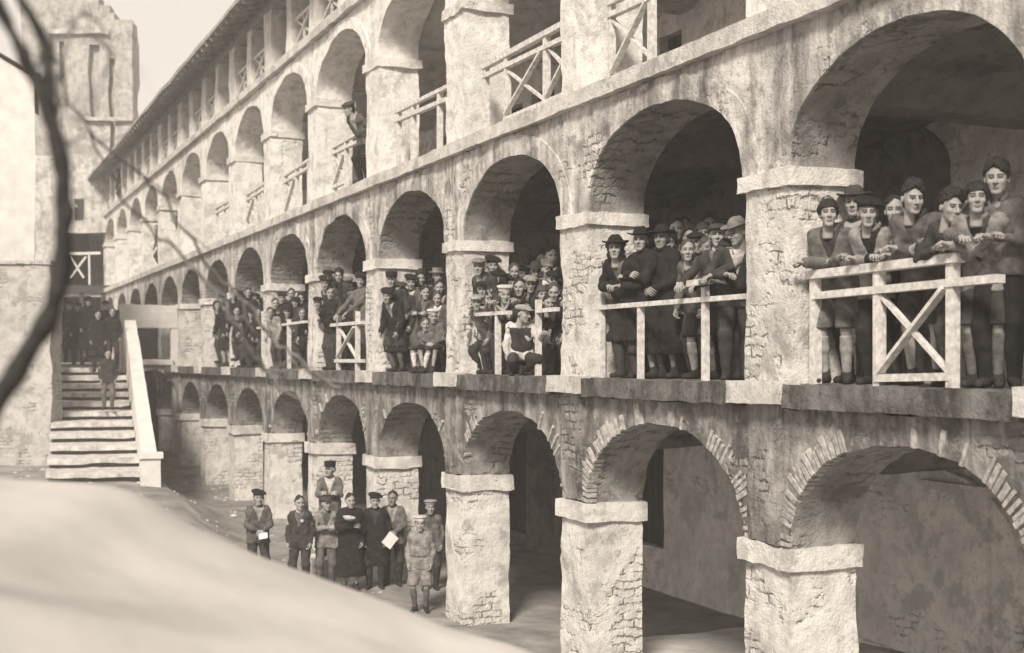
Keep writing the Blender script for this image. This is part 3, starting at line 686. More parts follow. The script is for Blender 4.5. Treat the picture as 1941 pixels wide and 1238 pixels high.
# ------------------------------------------------------------------ people: signed-distance bodies turned into one skin each
f4 = np.float32
def s_min(a, b, k): h = np.clip(.5 + .5 * (b - a) / k, 0, 1); return b + (a - b) * h - k * h * (1 - h)
def s_max(a, b, k): return -s_min(-a, -b, k)
def caps(P, a, b, ra, rb=None):
    rb = ra if rb is None else rb
    a = np.array(a, f4); ba = np.array(b, f4) - a; d = P - a
    h = np.clip(d @ ba / max(1e-8, float(ba @ ba)), 0, 1)
    return np.sqrt(((d - h[..., None] * ba) ** 2).sum(-1)) - (ra + (rb - ra) * h)
def elli(P, c, r):
    q = (P - np.array(c, f4)); r = np.array(r, f4); k0 = np.sqrt(((q / r) ** 2).sum(-1)); k1 = np.sqrt(((q / r / r) ** 2).sum(-1)) + 1e-6
    return k0 * (k0 - 1) / k1
def surf(fn, lo, hi, h):
    """surface nets"""
    lo = np.array(lo) - 2.5 * h; hi = np.array(hi) + 2.5 * h
    ax = [np.arange(lo[i], hi[i] + h, h, dtype=f4) for i in range(3)]
    P = np.stack(np.meshgrid(*ax, indexing='ij'), -1); d = fn(P).astype(f4)
    for i in range(3):
        for e in (0, -1):
            sl_ = [slice(None)] * 3; sl_[i] = e; d[tuple(sl_)] = np.maximum(d[tuple(sl_)], 1e-3)
    ins = d < 0; n = np.array(d.shape) - 1
    cnt = np.zeros(n, np.int8); cor = [(a, b, c) for a in (0, 1) for b in (0, 1) for c in (0, 1)]
    for a, b, c in cor: cnt += ins[a:a + n[0], b:b + n[1], c:c + n[2]]
    act = (cnt > 0) & (cnt < 8); I = np.argwhere(act)
    idm = np.full(n, -1, np.int32); idm[act] = np.arange(len(I))
    acc = np.zeros((len(I), 3)); num = np.zeros(len(I))
    for a in cor:
        for k in range(3):
            if a[k]: continue
            b = list(a); b[k] = 1
            va = d[I[:, 0] + a[0], I[:, 1] + a[1], I[:, 2] + a[2]]; vb = d[I[:, 0] + b[0], I[:, 1] + b[1], I[:, 2] + b[2]]
            m = (va < 0) != (vb < 0); t = np.where(m, va / np.where(m, va - vb, 1), 0)
            p = np.tile(np.array(a, float), (len(I), 1)); p[:, k] = t
            acc += p * m[:, None]; num += m
    V = lo + (I + acc / num[:, None]) * h
    Q = []
    for k in range(3):
        s0 = [slice(None)] * 3; s1 = [slice(None)] * 3; s0[k] = slice(0, -1); s1[k] = slice(1, None)
        ch = ins[tuple(s0)] != ins[tuple(s1)]; E_ = np.argwhere(ch)
        p, q = (k + 1) % 3, (k + 2) % 3
        E_ = E_[(E_[:, p] > 0) & (E_[:, p] < n[p]) & (E_[:, q] > 0) & (E_[:, q] < n[q])]
        c = []
        for da, db in ((-1, -1), (0, -1), (0, 0), (-1, 0)):
            e = E_.copy(); e[:, p] += da; e[:, q] += db; c.append(idm[e[:, 0], e[:, 1], e[:, 2]])
        f = np.stack(c, 1); fl = ~ins[E_[:, 0], E_[:, 1], E_[:, 2]]
        f[fl] = f[fl][:, ::-1]; Q.append(f)
    Q = np.concatenate(Q); Q = Q[(Q >= 0).all(1)]
    return V.astype(f4), Q
def folds(P, a=.006, f=17):
    x, y, z = P[..., 0], P[..., 1], P[..., 2]
    return a * (np.sin(f * x + 2.1 * np.sin(f * .6 * z + 1)) * np.sin(f * .8 * z + 1.7 * np.sin(f * .5 * y)) + .5 * np.sin(f * 1.9 * y + f * 1.1 * z + 1.3 * np.sin(f * x)))

# --- head, hair and hats (origin between the ears, looking along -y)
def head_fn(kind):
    w = (1.0, .93, 1.04)[kind]; jw = (1.0, .9, 1.08)[kind]; nl = (.82, .66, .98)[kind]
    def fn(P):
        Q = P.copy(); Q[..., 0] = np.abs(Q[..., 0])
        d = elli(Q, (0, .014, .030), (.075 * w, .094, .087))
        d = s_min(d, elli(Q, (0, -.026, -.042), (.058 * jw, .062, .076)), .03)
        d = s_min(d, caps(Q, (0, -.070, -.100), (.018, -.064, -.096), .017), .02)
        d = s_min(d, elli(Q, (.040, -.058, -.022), (.022, .024, .020)), .02)
        d = s_min(d, caps(Q, (0, -.082, .033), (.040, -.070, .032), .013, .010), .014)
        d = s_max(d, -elli(Q, (.031, -.098, .010), (.019, .020, .013)), .012)
        d = s_min(d, elli(Q, (.031, -.070, .009), (.014, .013, .011)), .004)
        d = s_min(d, caps(Q, (0, -.088, .018), (0, -.088 - .026 * nl, -.026), .008, .0125), .010)
        d = s_min(d, elli(Q, (.013, -.093, -.030), (.009, .011, .008)), .007)
        d = s_min(d, caps(Q, (0, -.089, -.061), (.020, -.080, -.062), .0065, .004), .008)
        d = s_min(d, caps(Q, (0, -.088, -.072), (.016, -.080, -.072), .0065, .005), .006)
        d = s_min(d, elli(Q, (.077 * w, .016, -.004), (.010, .019, .031)), .010)
        return s_min(d, caps(Q, (0, .026, -.07), (0, .036, -.19), .045, .047), .022)
    return fn
def head_mats(V, Q):
    c = V[Q].mean(1); x = np.abs(c[:, 0]); y, z = c[:, 1], c[:, 2]; m = np.zeros(len(Q), int)
    m[(y < -.06) & (((x - .031) / .0185) ** 2 + ((z - .010) / .0105) ** 2 < 1)] = 1
    m[(y < -.055) & (x > .012) & (x < .052) & (np.abs(z - (.029 - (x - .03) ** 2 * 5)) < .0046)] = 2
    m[(y < -.075) & (x < .022) & (z < -.056) & (z > -.077)] = 3
    return m
HEAD = {}
def head(kind, lod):
    if (kind, lod) not in HEAD:
        V, Q = surf(head_fn(kind), (-.1, -.13, -.2), (.1, .12, .13), (.0052, .0075, .011)[lod]); HEAD[kind, lod] = (V, Q, head_mats(V, Q))
    return HEAD[kind, lod]
def hair_fn(kind):
    def fn(P):
        x, y, z = P[..., 0], P[..., 1], P[..., 2]; n = folds(P, .006, 75) + folds(P, .005, 42) + .003 * np.sin(240 * x + 40 * z) * np.sin(60 * y)
        n = n + .012 * np.sin(34 * x + 20 * z + 3 * np.sin(30 * y)) * np.sin(31 * y - 17 * x)
        if kind == 'short':
            d = elli(P, (0, .020, .042), (.082, .098, .096)) + n * .6; cut = .060 + .25 * x + .012 * np.sin(55 * x + 1) - z - np.clip((y + .02) * 1.6, -.015, .12) - .5 * np.clip(np.abs(x) - .055, 0, 1)
        elif kind == 'wavy':
            d = elli(P, (.004, .008, .060), (.088, .106, .100)) + n * .9; cut = .058 - .15 * x + .016 * np.sin(48 * x + 2) - z - np.clip((y + .03) * 1.5, -.012, .12) - .6 * np.clip(np.abs(x) - .055, 0, 1)
        elif kind == 'fringe':
            d = elli(P, (0, .012, .040), (.090, .110, .100)) + n * .5; cut = .040 + .010 * np.sin(60 * x) - z - np.clip((y + .05) * 1.2, 0, .13) - .7 * np.clip(np.abs(x) - .06, 0, 1)
        elif kind == 'bob':
            d = s_min(elli(P, (0, .015, .035), (.100, .112, .100)), elli(P, (0, .045, -.06), (.092, .075, .09)), .03) + n; cut = .05 - z - np.clip((y + .035) * 3.2, 0, .25)
        else:                                 # under a hat
            d = elli(P, (0, .03, .01), (.083, .092, .085)) + n * .5; cut = .02 - z - np.clip((y - .0) * 1.6, 0, .10)
        return s_max(d, cut, .030)
    return fn
def hat_fn(kind):
    def fn(P):
        x, y, z = P[..., 0], P[..., 1], P[..., 2]
        if kind == 'beret':
            Q = P - np.array((.008, .01, .095), f4); Q[..., 2] += .18 * Q[..., 0] - .22 * Q[..., 1]
            d = s_min(elli(Q, (0, 0, 0), (.124, .130, .044)), elli(P, (0, .012, .066), (.086, .106, .050)), .02)
            d = s_max(d, (.052 - .12 * y) - z, .006); d = s_min(d, caps(P, (0, .01, .13), (0, .015, .145), .006), .008); return d + folds(P, .003, 40)
        if kind == 'cap':
            d = elli(P + np.array((0, 0, 0), f4), (0, .005, .078), (.104, .122, .054)); d = s_max(d, .052 - z, .008)
            v = s_max(elli(P, (0, -.105, .055), (.078, .062, .030)), -elli(P, (0, -.10, .043), (.09, .075, .030)), .004); return s_min(d, v, .008) + folds(P, .002, 40)
        if kind == 'brim':
            r = np.sqrt((x / .98) ** 2 + ((y - .008) / 1.12) ** 2); bz = .066 + .55 * np.clip(np.abs(x) - .06, 0, 1) ** 1.3
            brim = s_max(np.abs(z - bz) - .007, r - .155, .006)
            crown = s_max(elli(P, (0, .01, .070), (.088, .106, .105)), .06 - z, .006); crown = s_max(crown, -elli(P, (0, .0, .192), (.030, .075, .035)), .015)
            return s_min(brim, crown, .010)
        if kind == 'sailor':
            r = np.sqrt(x ** 2 + (y - .01) ** 2); top = elli(P, (0, .012, .112), (.118, .122, .030)); band = s_max(r - .094, np.abs(z - .078) - .028, .008); return s_min(top, band, .014)
        if kind == 'kepi':
            r = np.sqrt(x ** 2 + ((y - .012) / 1.15) ** 2); d = s_max(r - (.092 + .1 * (z - .05)), np.abs(z - .098) - .050, .012)
            v = s_max(elli(P, (0, -.11, .050), (.066, .055, .024)), -elli(P, (0, -.105, .040), (.08, .07, .026)), .004); return s_min(d, v, .006)
        if kind == 'boater':
            r = np.sqrt(x ** 2 + ((y - .01) / 1.1) ** 2); return np.minimum(s_max(r - .148, np.abs(z - .07) - .007, .004), s_max(r - .092, np.abs(z - .105) - .040, .008))
    return fn
TPL = {}
def tpl(kind, lod):
    k = (kind, lod)
    if k not in TPL:
        fn = hat_fn(kind) if kind in ('beret', 'cap', 'brim', 'sailor', 'kepi', 'boater') else hair_fn(kind)
        V, Q = surf(fn, (-.17, -.19, -.16), (.17, .19, .20), (.0048, .008, .010)[lod]); TPL[k] = (V, Q)
    return TPL[k]
# --- hands: right hand, wrist at the origin, fingers along +y, palm down, thumb to -x
def hand_fn(curl):
    fs = []
    for x0, ln, sp in ((-.034, .074, -.10), (-.0115, .082, -.02), (.0115, .076, .05), (.0335, .060, .14)):
        p = np.array((x0, .088 - abs(x0) * .2, .0)); segs = []; a = curl * .55; l = ln
        for fr in (.42, .33, .25):
            q = p + l * fr * np.array((math.sin(sp) * math.cos(a), math.cos(a) * math.cos(sp), -math.sin(a))); segs.append((p, q)); p = q; a += curl * (.95 if fr > .3 else .7)
        fs.append(segs)
    th = [((-.022, .022, -.006), (-.050, .056, -.016 - .01 * curl), .0125, .0105), ((-.050, .056, -.016 - .01 * curl), (-.052 + .022 * min(curl, 1.0), .088, -.026 - .012 * curl), .0102, .008)]
    def fn(P):
        d = caps(P, (0, -.03, 0), (0, .02, 0), .024, .026)
        for x0, segs in zip((-.028, -.010, .010, .027), fs): d = s_min(d, caps(P, (x0 * .6, .012, 0), (x0 * 1.12, .084, .002), .0145, .0130), .012)
        for segs in fs:
            f = None
            for i, (p, q) in enumerate(segs):
                c = caps(P, p, q, .0094 - .0008 * i, .0088 - .0010 * i); f = c if f is None else s_min(f, c, .004)
            d = s_min(d, f, .003)
        for p, q, r0, r1 in th: d = s_min(d, caps(P, p, q, r0, r1), .008)
        return d
    return fn
HAND = {}
def hand(curl, lod):
    k = (curl, lod)
    if k not in HAND: HAND[k] = surf(hand_fn(curl), (-.085, -.05, -.10), (.07, .19, .04), (.0040, .0055, .0075)[lod])
    return HAND[k]

def cloth(name, v): 
    M[name] = simple(name, v, .45, 13, .95, .7, dist=.012); return M[name]
for nm, v in (('wool_black', .018), ('wool_dark', .04), ('wool_grey', .085), ('wool_mid', .11), ('cloth_light', .20), ('cloth_pale', .26), ('cloth_white', .46), ('leather', .03), ('felt_black', .015), ('felt_dark', .05), ('felt_grey', .16)): cloth(nm, v)
M['skin'] = simple('skin', .29, .10, 9, .6, .1); M['skin_shade'] = simple('skin_darker', .21, .10, 9, .6, .1)  # second tone paints shade on dim back rows; also a dark-faced courtyard youth
M['eye'] = simple('eye', .06, .2, 30, .3, 0); M['brow'] = simple('brow', .07, .2, 30, .9, 0); M['lip'] = simple('lip', .15, .1, 30, .6, 0)
M['hair'] = simple('dark_hair', .022, .6, 70, .5, .9, dist=.012); M['hair_brown'] = simple('brown_hair', .06, .4, 40, .55, .6, dist=.008)

def ik(a, c, l1, l2, hint):
    a, c, hint = (np.array(q, float) for q in (a, c, hint)); d = c - a; L = np.linalg.norm(d); mx = (l1 + l2) * .995
    if L > mx: c = a + d / L * mx; d = c - a; L = mx
    L = max(L, abs(l1 - l2) + 1e-3); u = d / L; x = (l1 * l1 - l2 * l2 + L * L) / (2 * L); h = math.sqrt(max(0, l1 * l1 - x * x))
    hp = hint - u * (hint @ u); hp /= np.linalg.norm(hp) + 1e-9
    return a + u * x + hp * h, c
def rotm(yaw, pitch, roll=0): return np.array((Matrix.Rotation(yaw, 3, 'Z') @ Matrix.Rotation(pitch, 3, 'X') @ Matrix.Rotation(roll, 3, 'Y')))
PEOPLE = []
def person(px, py, w, label, floor=F1, phi=20, look=0, pitch=0, roll=0, H=None, lean=None, top=('jacket', 'wool_dark'), low=('trousers', 'wool_dark'),
           hat=None, hatm='felt_black', hair='short', arms='hang', face=0, skin='skin', lod=1, group='boys and men crowding the galleries', collar=None, pos_=None, side=0, hd=None, extra=None, legs='stand', tw=0, sock=None, curl=.75, tl=None, tr=None, rail=None, belt=None):
    if pos_ is None:                                        # keep clear of the far pier of the bay
        y0 = YS(px, 0.0); nb = min((n for n in YP if YP[n] > y0), default=0); w0 = w
        while -.06 < w < TK + .15 and YS(px, w) > YP[nb] - PW / 2 - .17: w -= .03
        if w < .16 and lean is None and floor == F1: lean = 20 + (len(PEOPLE) * 7) % 12
    hp = on_plane(px, py, w) if pos_ is None else pos_
    hz_ = hp.z - floor
    if lean is None:
        H = H or 1.58; need = hz_ / .932
        if need >= H: H = min(need, 1.9); l_ = .06
        else: l_ = math.acos(min(1, max(.60, (hz_ - .525 * H) / (.407 * H))))
    else:
        l_ = R(lean); H = H or min(1.9, max(1.2, hz_ / (.527 + .407 * math.cos(l_))))
    hip = hz_ - .407 * H * math.cos(l_); lift = max(0, hip - .527 * H); hip -= lift; hz_ -= lift
    s = H / 1.7; hs_ = 1.03 * (1.7 / H) ** .5 * s                 # children carry relatively larger heads
    f = np.array((0, -1.0, 0)); up = np.array((0, -math.sin(l_), math.cos(l_))); fw = np.array((0, -math.cos(l_), -math.sin(l_)))
    hy = .16 * s * math.sin(l_)
    hipc = np.array((0, hy, hip)); T = rotm(R(tw), 0)
    rt = T @ np.array((-1.0, 0, 0))                         # the person's right
    def tp_(u, r, fwd=0): return hipc + up * u * s + rt * r * s + fw * fwd * s
    headc = tp_(.692, 0, .03)
    psi = math.atan2(-math.cos(R(phi)), math.sin(R(phi)))
    Rz = np.array(Matrix.Rotation(psi, 3, 'Z'))
    root = np.array(hp) - Rz @ headc; root[2] = floor + lift
    W2L = lambda p: Rz.T @ (np.array(p) - root)
    shR, shL = tp_(.49, .158), tp_(.49, -.158)
    # arms
    L1, L2 = .285 * s, .25 * s
    dn = np.array((0, 0, -1.0))
    out = {}
    for sd, sh, mode in ((1, shR, arms if isinstance(arms, str) else arms[0]), (-1, shL, arms if isinstance(arms, str) else arms[1])):
        ro = rt * sd; hint = np.array((0, .6, -.5)) + ro * .5; bk = ro
        if mode == 'hang': tg = sh + dn * .50 * s + ro * .05 * s + f * .06 * s; bk = ro
        elif mode == 'back': tg = hipc + np.array((0, .16, .05)) + ro * .03; bk = -f
        elif mode == 'clasp': tg = hipc + up * .12 * s + f * .24 * s + ro * .035 * s; hint = ro + np.array((0, .4, -.4)); bk = np.array((0, -.6, .5)) + ro * .4
        elif mode == 'chest': tg = hipc + up * .28 * s + f * .25 * s - ro * .03 * s; hint = ro + np.array((0, 0, -.6)); bk = np.array((0, -.8, .6))
        elif mode == 'pocket': tg = hipc + ro * .17 * s + up * .02 + f * .05; hint = ro * .8 + np.array((0, .8, 0)); bk = ro
        elif mode == 'out': tg = sh + f * .42 * s + dn * .12 * s + ro * .06; hint = dn + ro * .4; bk = np.array((0, 0, 1.0))
        else:                                               # forearms laid on the rail
            xr, zr = rail if rail else (RX, floor + 1.0)
            side_ = {'rail': .10, 'fold': -.09, 'cross': -.15}[mode]
            tw_ = W2L(np.array((xr + .01, hp.y, zr + .055 + (.03 if sd > 0 and mode != 'rail' else 0))) + Rz @ (ro * side_ * s)); tg = tw_; hint = ro * .9 + dn * .7 + np.array((0, .5, 0)); bk = np.array((0, 0, 1.0))
        if sd == 1 and tr is not None: tg = np.array(tr)
        if sd == -1 and tl is not None: tg = np.array(tl)
        e, wr = ik(sh, tg, L1, L2, hint); out[sd] = (sh, e, wr, bk)
    # legs
    la, lb = .245 * H, .25 * H; lg = {}
    for sd in (1, -1):
        hj = hipc + rt * sd * .085 * s
        an = np.array((-sd * .10 * s, 0.02, .075 * s))
        if legs == 'step' and sd == 1: an = np.array((-.10 * s, -.20 * s, .075 * s))
        if legs == 'wide': an = np.array((-sd * .19 * s, .02 * sd, .075 * s))
        if legs == 'sit': an = np.array((-sd * .11 * s, -.38 * s, .075 * s))
        if legs == 'up' and sd == 1: an = np.array((-.12 * s, -.22 * s, .30 * s))
        kn, an2 = ik(hj, an, la, lb, np.array((-sd * .25, -1, .1))); lg[sd] = (hj, kn, an2)
    RH = rotm(0, 0); hyaw = 0
    cd = np.array(camo.location) - np.array(hp); cphi = math.degrees(math.atan2(-cd[1], -cd[0]))
    hphi = (cphi + look if hd is None else hd); dpsi = R(hphi - phi); dpsi = max(-1.45, min(1.45, (dpsi + math.pi) % (2 * math.pi) - math.pi))
    RH = rotm(dpsi, R(-pitch), R(roll))
    name = 'person'
    o_ = empty  # noqa
    nk0, nk1 = tp_(.52, 0, -.01), headc + RH @ np.array((0, .035, -.12)) * hs_
    k = .05 * s; res = (.0125, .0165, .024)[lod]
    def torso(P, g):
        d = None
        for sd in (1, -1):
            q = s_min(caps(P, tp_(.0, sd * .062), tp_(.20, sd * .062, .01), (.112 + g) * s, (.100 + g) * s), caps(P, tp_(.20, sd * .062, .01), tp_(.42, sd * .082, .0), (.100 + g) * s, (.100 + g) * s), .05)
            d = q if d is None else s_min(d, q, .06)
        return s_min(d, caps(P, tp_(.47, .13), tp_(.47, -.13), (.062 + g) * s), .05)
    def arm(P, g, wr_=1.0):
        d = None
        for sd in (1, -1):
            a, e, w_, _ = out[sd]; w2 = e + (w_ - e) * wr_
            q = s_min(caps(P, a, e, (.052 + g) * s, (.041 + g) * s), caps(P, e, w2, (.041 + g) * s, (.029 + g) * s), .02)
            d = q if d is None else np.minimum(d, q)
        return d
    def legf(P, g, f0=0.0, f1=1.0, flare=0):
        d = None
        for sd in (1, -1):
            h_, kn, an = lg[sd]
            q = caps(P, h_, kn, (.082 + g) * s, (.055 + g + flare) * s)
            if f1 > .5: q = s_min(q, s_min(caps(P, kn, kn + (an - kn) * .4, (.054 + g) * s, (.050 + g) * s), caps(P, kn + (an - kn) * .4, an, (.050 + g) * s, (.034 + g * .9) * s), .02), .03)
            d = q if d is None else s_min(d, q, .015)
        return d
    pts = np.array([tp_(.0, .2), tp_(.0, -.2), tp_(.55, .2), tp_(.55, -.2), *out[1][:3], *out[-1][:3], *lg[1], *lg[-1], nk1])
    lo, hi = pts.min(0) - .16 * s, pts.max(0) + .16 * s; lo[2] = max(lo[2], -.02)
    body_fn = lambda P: s_min(s_min(s_min(torso(P, -.012), arm(P, -.004), .04), legf(P, -.006), .04), caps(P, nk0, nk1, .050 * s, .044 * s), .03)
    V, Q = surf(body_fn, lo, hi, res * 1.15)
    hV, hQ, hM = head(face, lod); VV = [V, (hV @ (RH.T * hs_)) + headc]; QQ = [Q, hQ + len(V)]; mm = [np.zeros(len(Q), int), hM]; n_ = len(V) + len(hV)
    for sd in (1, -1):
        a, e, w_, bk = out[sd]; y_ = (w_ - e) / np.linalg.norm(w_ - e); z_ = np.array(bk, float); z_ = z_ - y_ * (z_ @ y_); z_ /= np.linalg.norm(z_) + 1e-9; x_ = np.cross(y_, z_)
        gV, gQ = hand(curl if isinstance(curl, float) else curl[0 if sd == 1 else 1], min(2, lod)); g = gV.copy()
        if sd == -1: g[:, 0] *= -1; gQ = gQ[:, ::-1]
        g = g * (.98 * (s * .5 + .5)); VV.append(g[:, :1] * x_ + g[:, 1:2] * y_ + g[:, 2:3] * z_ + w_); QQ.append(gQ + n_); mm.append(np.zeros(len(gQ), int)); n_ += len(g)
    me = mesh_np('person', np.concatenate(VV), np.concatenate(QQ), [M[skin], M['eye'], M['brow'], M['lip']], np.concatenate(mm))
    po = link('person', me); po.location = tuple(root); po.rotation_euler = (0, 0, psi); tag(po, label, 'person', group); PEOPLE.append((po, hip, H, math.degrees(l_)))
    def part(nm, V, Q, m): return link(nm, mesh_np(nm, V, Q, [M[m]]), po)
    # upper garment
    kind, mt = top; g = {'jacket': .015, 'coat': .024, 'shirt': .012, 'robe': .034}[kind]
    hem = {'jacket': -.12, 'shirt': -.05, 'coat': -.46, 'robe': -.62}[kind] * s
    vee = kind in ('jacket', 'coat') and lod < 2 and not belt
    def vreg(P):
        q = P - np.array(hipc, f4); r_ = np.abs(q @ np.array(rt, f4)); u_ = q @ np.array(up, f4); fd = q @ np.array(fw, f4)
        return np.maximum(r_ - .34 * (u_ - .27 * s), .02 - fd)
    def top_fn(P):
        d = s_min(torso(P, g), arm(P, g * .62, .97), .035)
        z = P[..., 2]
        if kind in ('coat', 'robe'):
            hb_ = hipc + np.array((0, -.5 * hy, hem)); 
            for sd in (1, -1): d = s_min(d, caps(P, tp_(.1, sd * .05), hb_ + rt * sd * .075 * s + (lg[sd][1] - hipc) * np.array((.35, .35, 0)), .135 * s, .150 * s), .06)
        else:
            for sd in (1, -1): d = s_min(d, caps(P, tp_(.05, sd * .062), lg[sd][0] + (lg[sd][1] - lg[sd][0]) * .28, (.118 + g) * s, (.100 + g) * s), .05)
        d = s_min(d, caps(P, tp_(.53, .012, -.012), tp_(.575, .0, .0), .066 * s, .060 * s), .03)
        d = d + folds(P, .011 * s, 15 / s) + folds(P[..., (1, 0, 2)], .0065 * s, 30 / s)
        if vee: d = s_max(d, -vreg(P), .006)
        d = s_max(d, (hipc[2] + hem) - z, .012)
        nd = (P - np.array(nk0 + up * .080 * s, f4)) @ np.array(up + fw * .30, f4)
        return s_max(d, np.where(np.sqrt(((P - np.array(nk0, f4)) ** 2).sum(-1)) < .16 * s, nd, -1.0), .008)
    lo2 = lo.copy(); lo2[2] = max(0, hipc[2] + hem - .03); hi2 = hi + .04; lo2[:2] -= .06
    V, Q = surf(top_fn, lo2, hi2, res); part({'jacket': 'jacket', 'coat': 'overcoat', 'shirt': 'shirt', 'robe': 'long_coat'}[kind], V, Q, mt)
    if vee:
        inner_m = ('cloth_light', 'wool_dark', 'cloth_pale', 'wool_mid', 'cloth_white', 'wool_grey')[len(PEOPLE) % 6] if extra != 'open' else 'wool_black'
        fn = lambda P: np.maximum(s_max(s_min(torso(P, .010), caps(P, tp_(.5, 0), tp_(.57, 0, .01), .056 * s), .03), vreg(P) - .006, .003), (P - np.array(tp_(.575, 0), f4)) @ np.array(up, f4))
        V, Q = surf(fn, tp_(.42, 0) - .2 * s, tp_(.42, 0) + .2 * s, .011)
        if len(Q): part('shirt_front', V, Q, inner_m)
    # lower garment
    lk, lm = low
    if kind != 'robe':
        if lk == 'trousers': fn = lambda P: s_max(s_min(legf(P, .020), s_min(caps(P, tp_(0, .05), tp_(0, -.05), .118 * s), caps(P, tp_(.09, .05), tp_(.09, -.05), .108 * s), .03), .03) + folds(P, .005 * s, 16), P[..., 2] * -1 + .055 * s, .01)
        else:
            kz = max(lg[1][1][2], lg[-1][1][2]) + (.015 if lk == 'shorts' else -.06) * s
            fn = lambda P: s_max(s_min(legf(P, .030, 0, .4, .018), s_min(caps(P, tp_(0, .05), tp_(0, -.05), .122 * s), caps(P, tp_(.09, .05), tp_(.09, -.05), .110 * s), .03), .03) + folds(P, .005 * s, 16), kz - P[..., 2], .01)
        hi3 = hi.copy(); hi3[2] = hipc[2] + .2 * s
        V, Q = surf(fn, lo - .03, hi3 + .03, res); part('trousers' if lk == 'trousers' else 'shorts', V, Q, lm)
    if sock:
        fn = lambda P: s_max(s_max(legf(P, .006), P[..., 2] - (lg[1][1][2] - .05 * s), .006), .04 - P[..., 2], .01)
        hi3 = hi.copy(); hi3[2] = lg[1][1][2]; V, Q = surf(fn, lo, hi3, res); part('socks', V, Q, sock)
    for sd in (1, -1):
        an = lg[sd][2]; dr = np.array((-sd * .22, -.97, 0)); b0 = np.array((an[0], an[1] + .03 * s, an[2] - .03 * s)); b1 = b0 + dr * .17 * s - np.array((0, 0, .012 * s))
        fz = an[2] - .075 * s
        fn = lambda P: s_max(s_min(s_min(caps(P, b0, b1, .043 * s, .036 * s), caps(P, an, b0 , .047 * s, .045 * s), .02), caps(P, an, an + np.array((0, 0, .05 * s)), .046 * s), .02), fz + .004 - P[..., 2], .006)
        q = np.array([b0, b1, an]); V, Q = surf(fn, q.min(0) - .06 * s, q.max(0) + .11 * s, .013 if lod < 2 else .018); part('shoe', V, Q, 'leather')
    if not collar and kind in ('jacket', 'coat', 'robe') and lod < 2: collar = mt
    if extra == 'vest':
        fn = lambda P: s_max(s_max(torso(P, g + .014), (hipc[2] - .06) - P[..., 2], .01), (P - np.array(tp_(.50, 0), f4)) @ np.array(up, f4), .01)
        V, Q = surf(fn, lo2, hi2, res); part('waistcoat', V, Q, 'wool_dark')
    if collar:                                              # a folded collar round the neck
        c0 = nk0 + up * .045 * s
        def cf(P):
            q = P - np.array(c0, f4); h = q @ np.array(up, f4); r = np.sqrt(np.maximum(0, (q ** 2).sum(-1) - h * h)); fwd = q @ np.array(fw, f4)
            return np.sqrt((r - .068 * s) ** 2 + ((h + .35 * np.clip(fwd, 0, 1)) * .55) ** 2) - .013 * s
        V, Q = surf(cf, c0 - .13 * s, c0 + .13 * s, .0075 if lod < 2 else .011); part('collar', V, Q, collar)
    if belt:
        fn = lambda P: s_max(torso(P, g + .012), np.abs((P - np.array(tp_(.13, 0), f4)) @ np.array(up, f4)) - .022 * s, .004)
        V, Q = surf(fn, tp_(.13, 0) - .24 * s, tp_(.13, 0) + .24 * s, .011); part('belt', V, Q, belt)
    hm_ = 'hair_brown' if face == 1 and lod > 0 else 'hair'
    hk = hair if not hat else ('under' if hair in ('short', 'wavy', 'fringe') else hair)
    ML = Matrix(RH.tolist()).to_4x4(); ML.translation = headc.tolist(); ML = ML @ Matrix.Scale(hs_, 4)
    for k_, m_, nm in ((hk, hm_, 'hair'),) + (((hat, hatm, {'beret': 'beret', 'cap': 'flat_cap', 'brim': 'brimmed_hat', 'sailor': 'sailor_cap', 'kepi': 'peaked_cap', 'boater': 'straw_hat'}[hat]),) if hat else ()):
        key = ('mesh', k_, lod, m_)
        if key not in TPL: V, Q = tpl(k_, lod); TPL[key] = mesh_np(nm, V, Q, [M[m_]])
        o = link(nm, TPL[key], po); o.matrix_local = ML
    return po, root, psi, out, headc, dict(W=lambda p: Rz @ np.array(p) + root, s=s, hipc=hipc, up=up, fw=fw, rt=rt)
# ------------------------------------------------------------------ who stands where (head positions as seen in the photograph, w metres behind the facade)
A1, A2, A3, A4, A5 = 'rightmost arch', 'second arch from right', 'third arch from right', 'fourth arch from right', 'fifth arch from right'
GA = 'boys leaning on the nearest railing'
K = dict(group=GA, lod=0, curl=1.45)
def rz_(px, py, x=.13): return (x, on_plane(px, py, x).z)
person(1570, 404, .16, 'boy with straight fringe and grey jacket, arms folded on the rail beside the brick pier', phi=35, look=6, pitch=2, lean=20, top=('jacket', 'wool_mid'), low=('shorts', 'wool_mid'), sock='cloth_pale', hair='fringe', arms='cross', collar='wool_grey', rail=rz_(1575, 506, .08), face=1, **K)
person(1619, 386, .80, 'boy in a dark brimmed hat, half hidden behind the first boys at the near rail', phi=20, look=-10, top=('jacket', 'wool_dark'), hat='brim', hatm='felt_dark', **K)
person(1645, 402, .14, 'boy in dark beret and open light jacket, forearms on the near rail', phi=25, look=4, pitch=-6, lean=22, top=('jacket', 'cloth_light'), low=('trousers', 'wool_black'), hat='beret', arms='fold', collar='cloth_light', rail=rz_(1650, 502), extra='open', **K)
person(1695, 398, .26, 'pale smiling boy in black coat with white shirt collar at the near rail', phi=22, look=0, pitch=-3, lean=20, top=('jacket', 'wool_black'), low=('trousers', 'wool_dark'), hair='short', arms='rail', collar='cloth_white', rail=rz_(1700, 496), face=1, **K)
person(1730, 374, .18, 'boy with thick wavy dark hair stooping over the near rail, fist closed', phi=30, look=22, pitch=-10, lean=26, top=('jacket', 'wool_grey'), low=('shorts', 'wool_dark'), hair='wavy', arms='fold', collar='wool_dark', rail=rz_(1750, 480), face=2, **K)
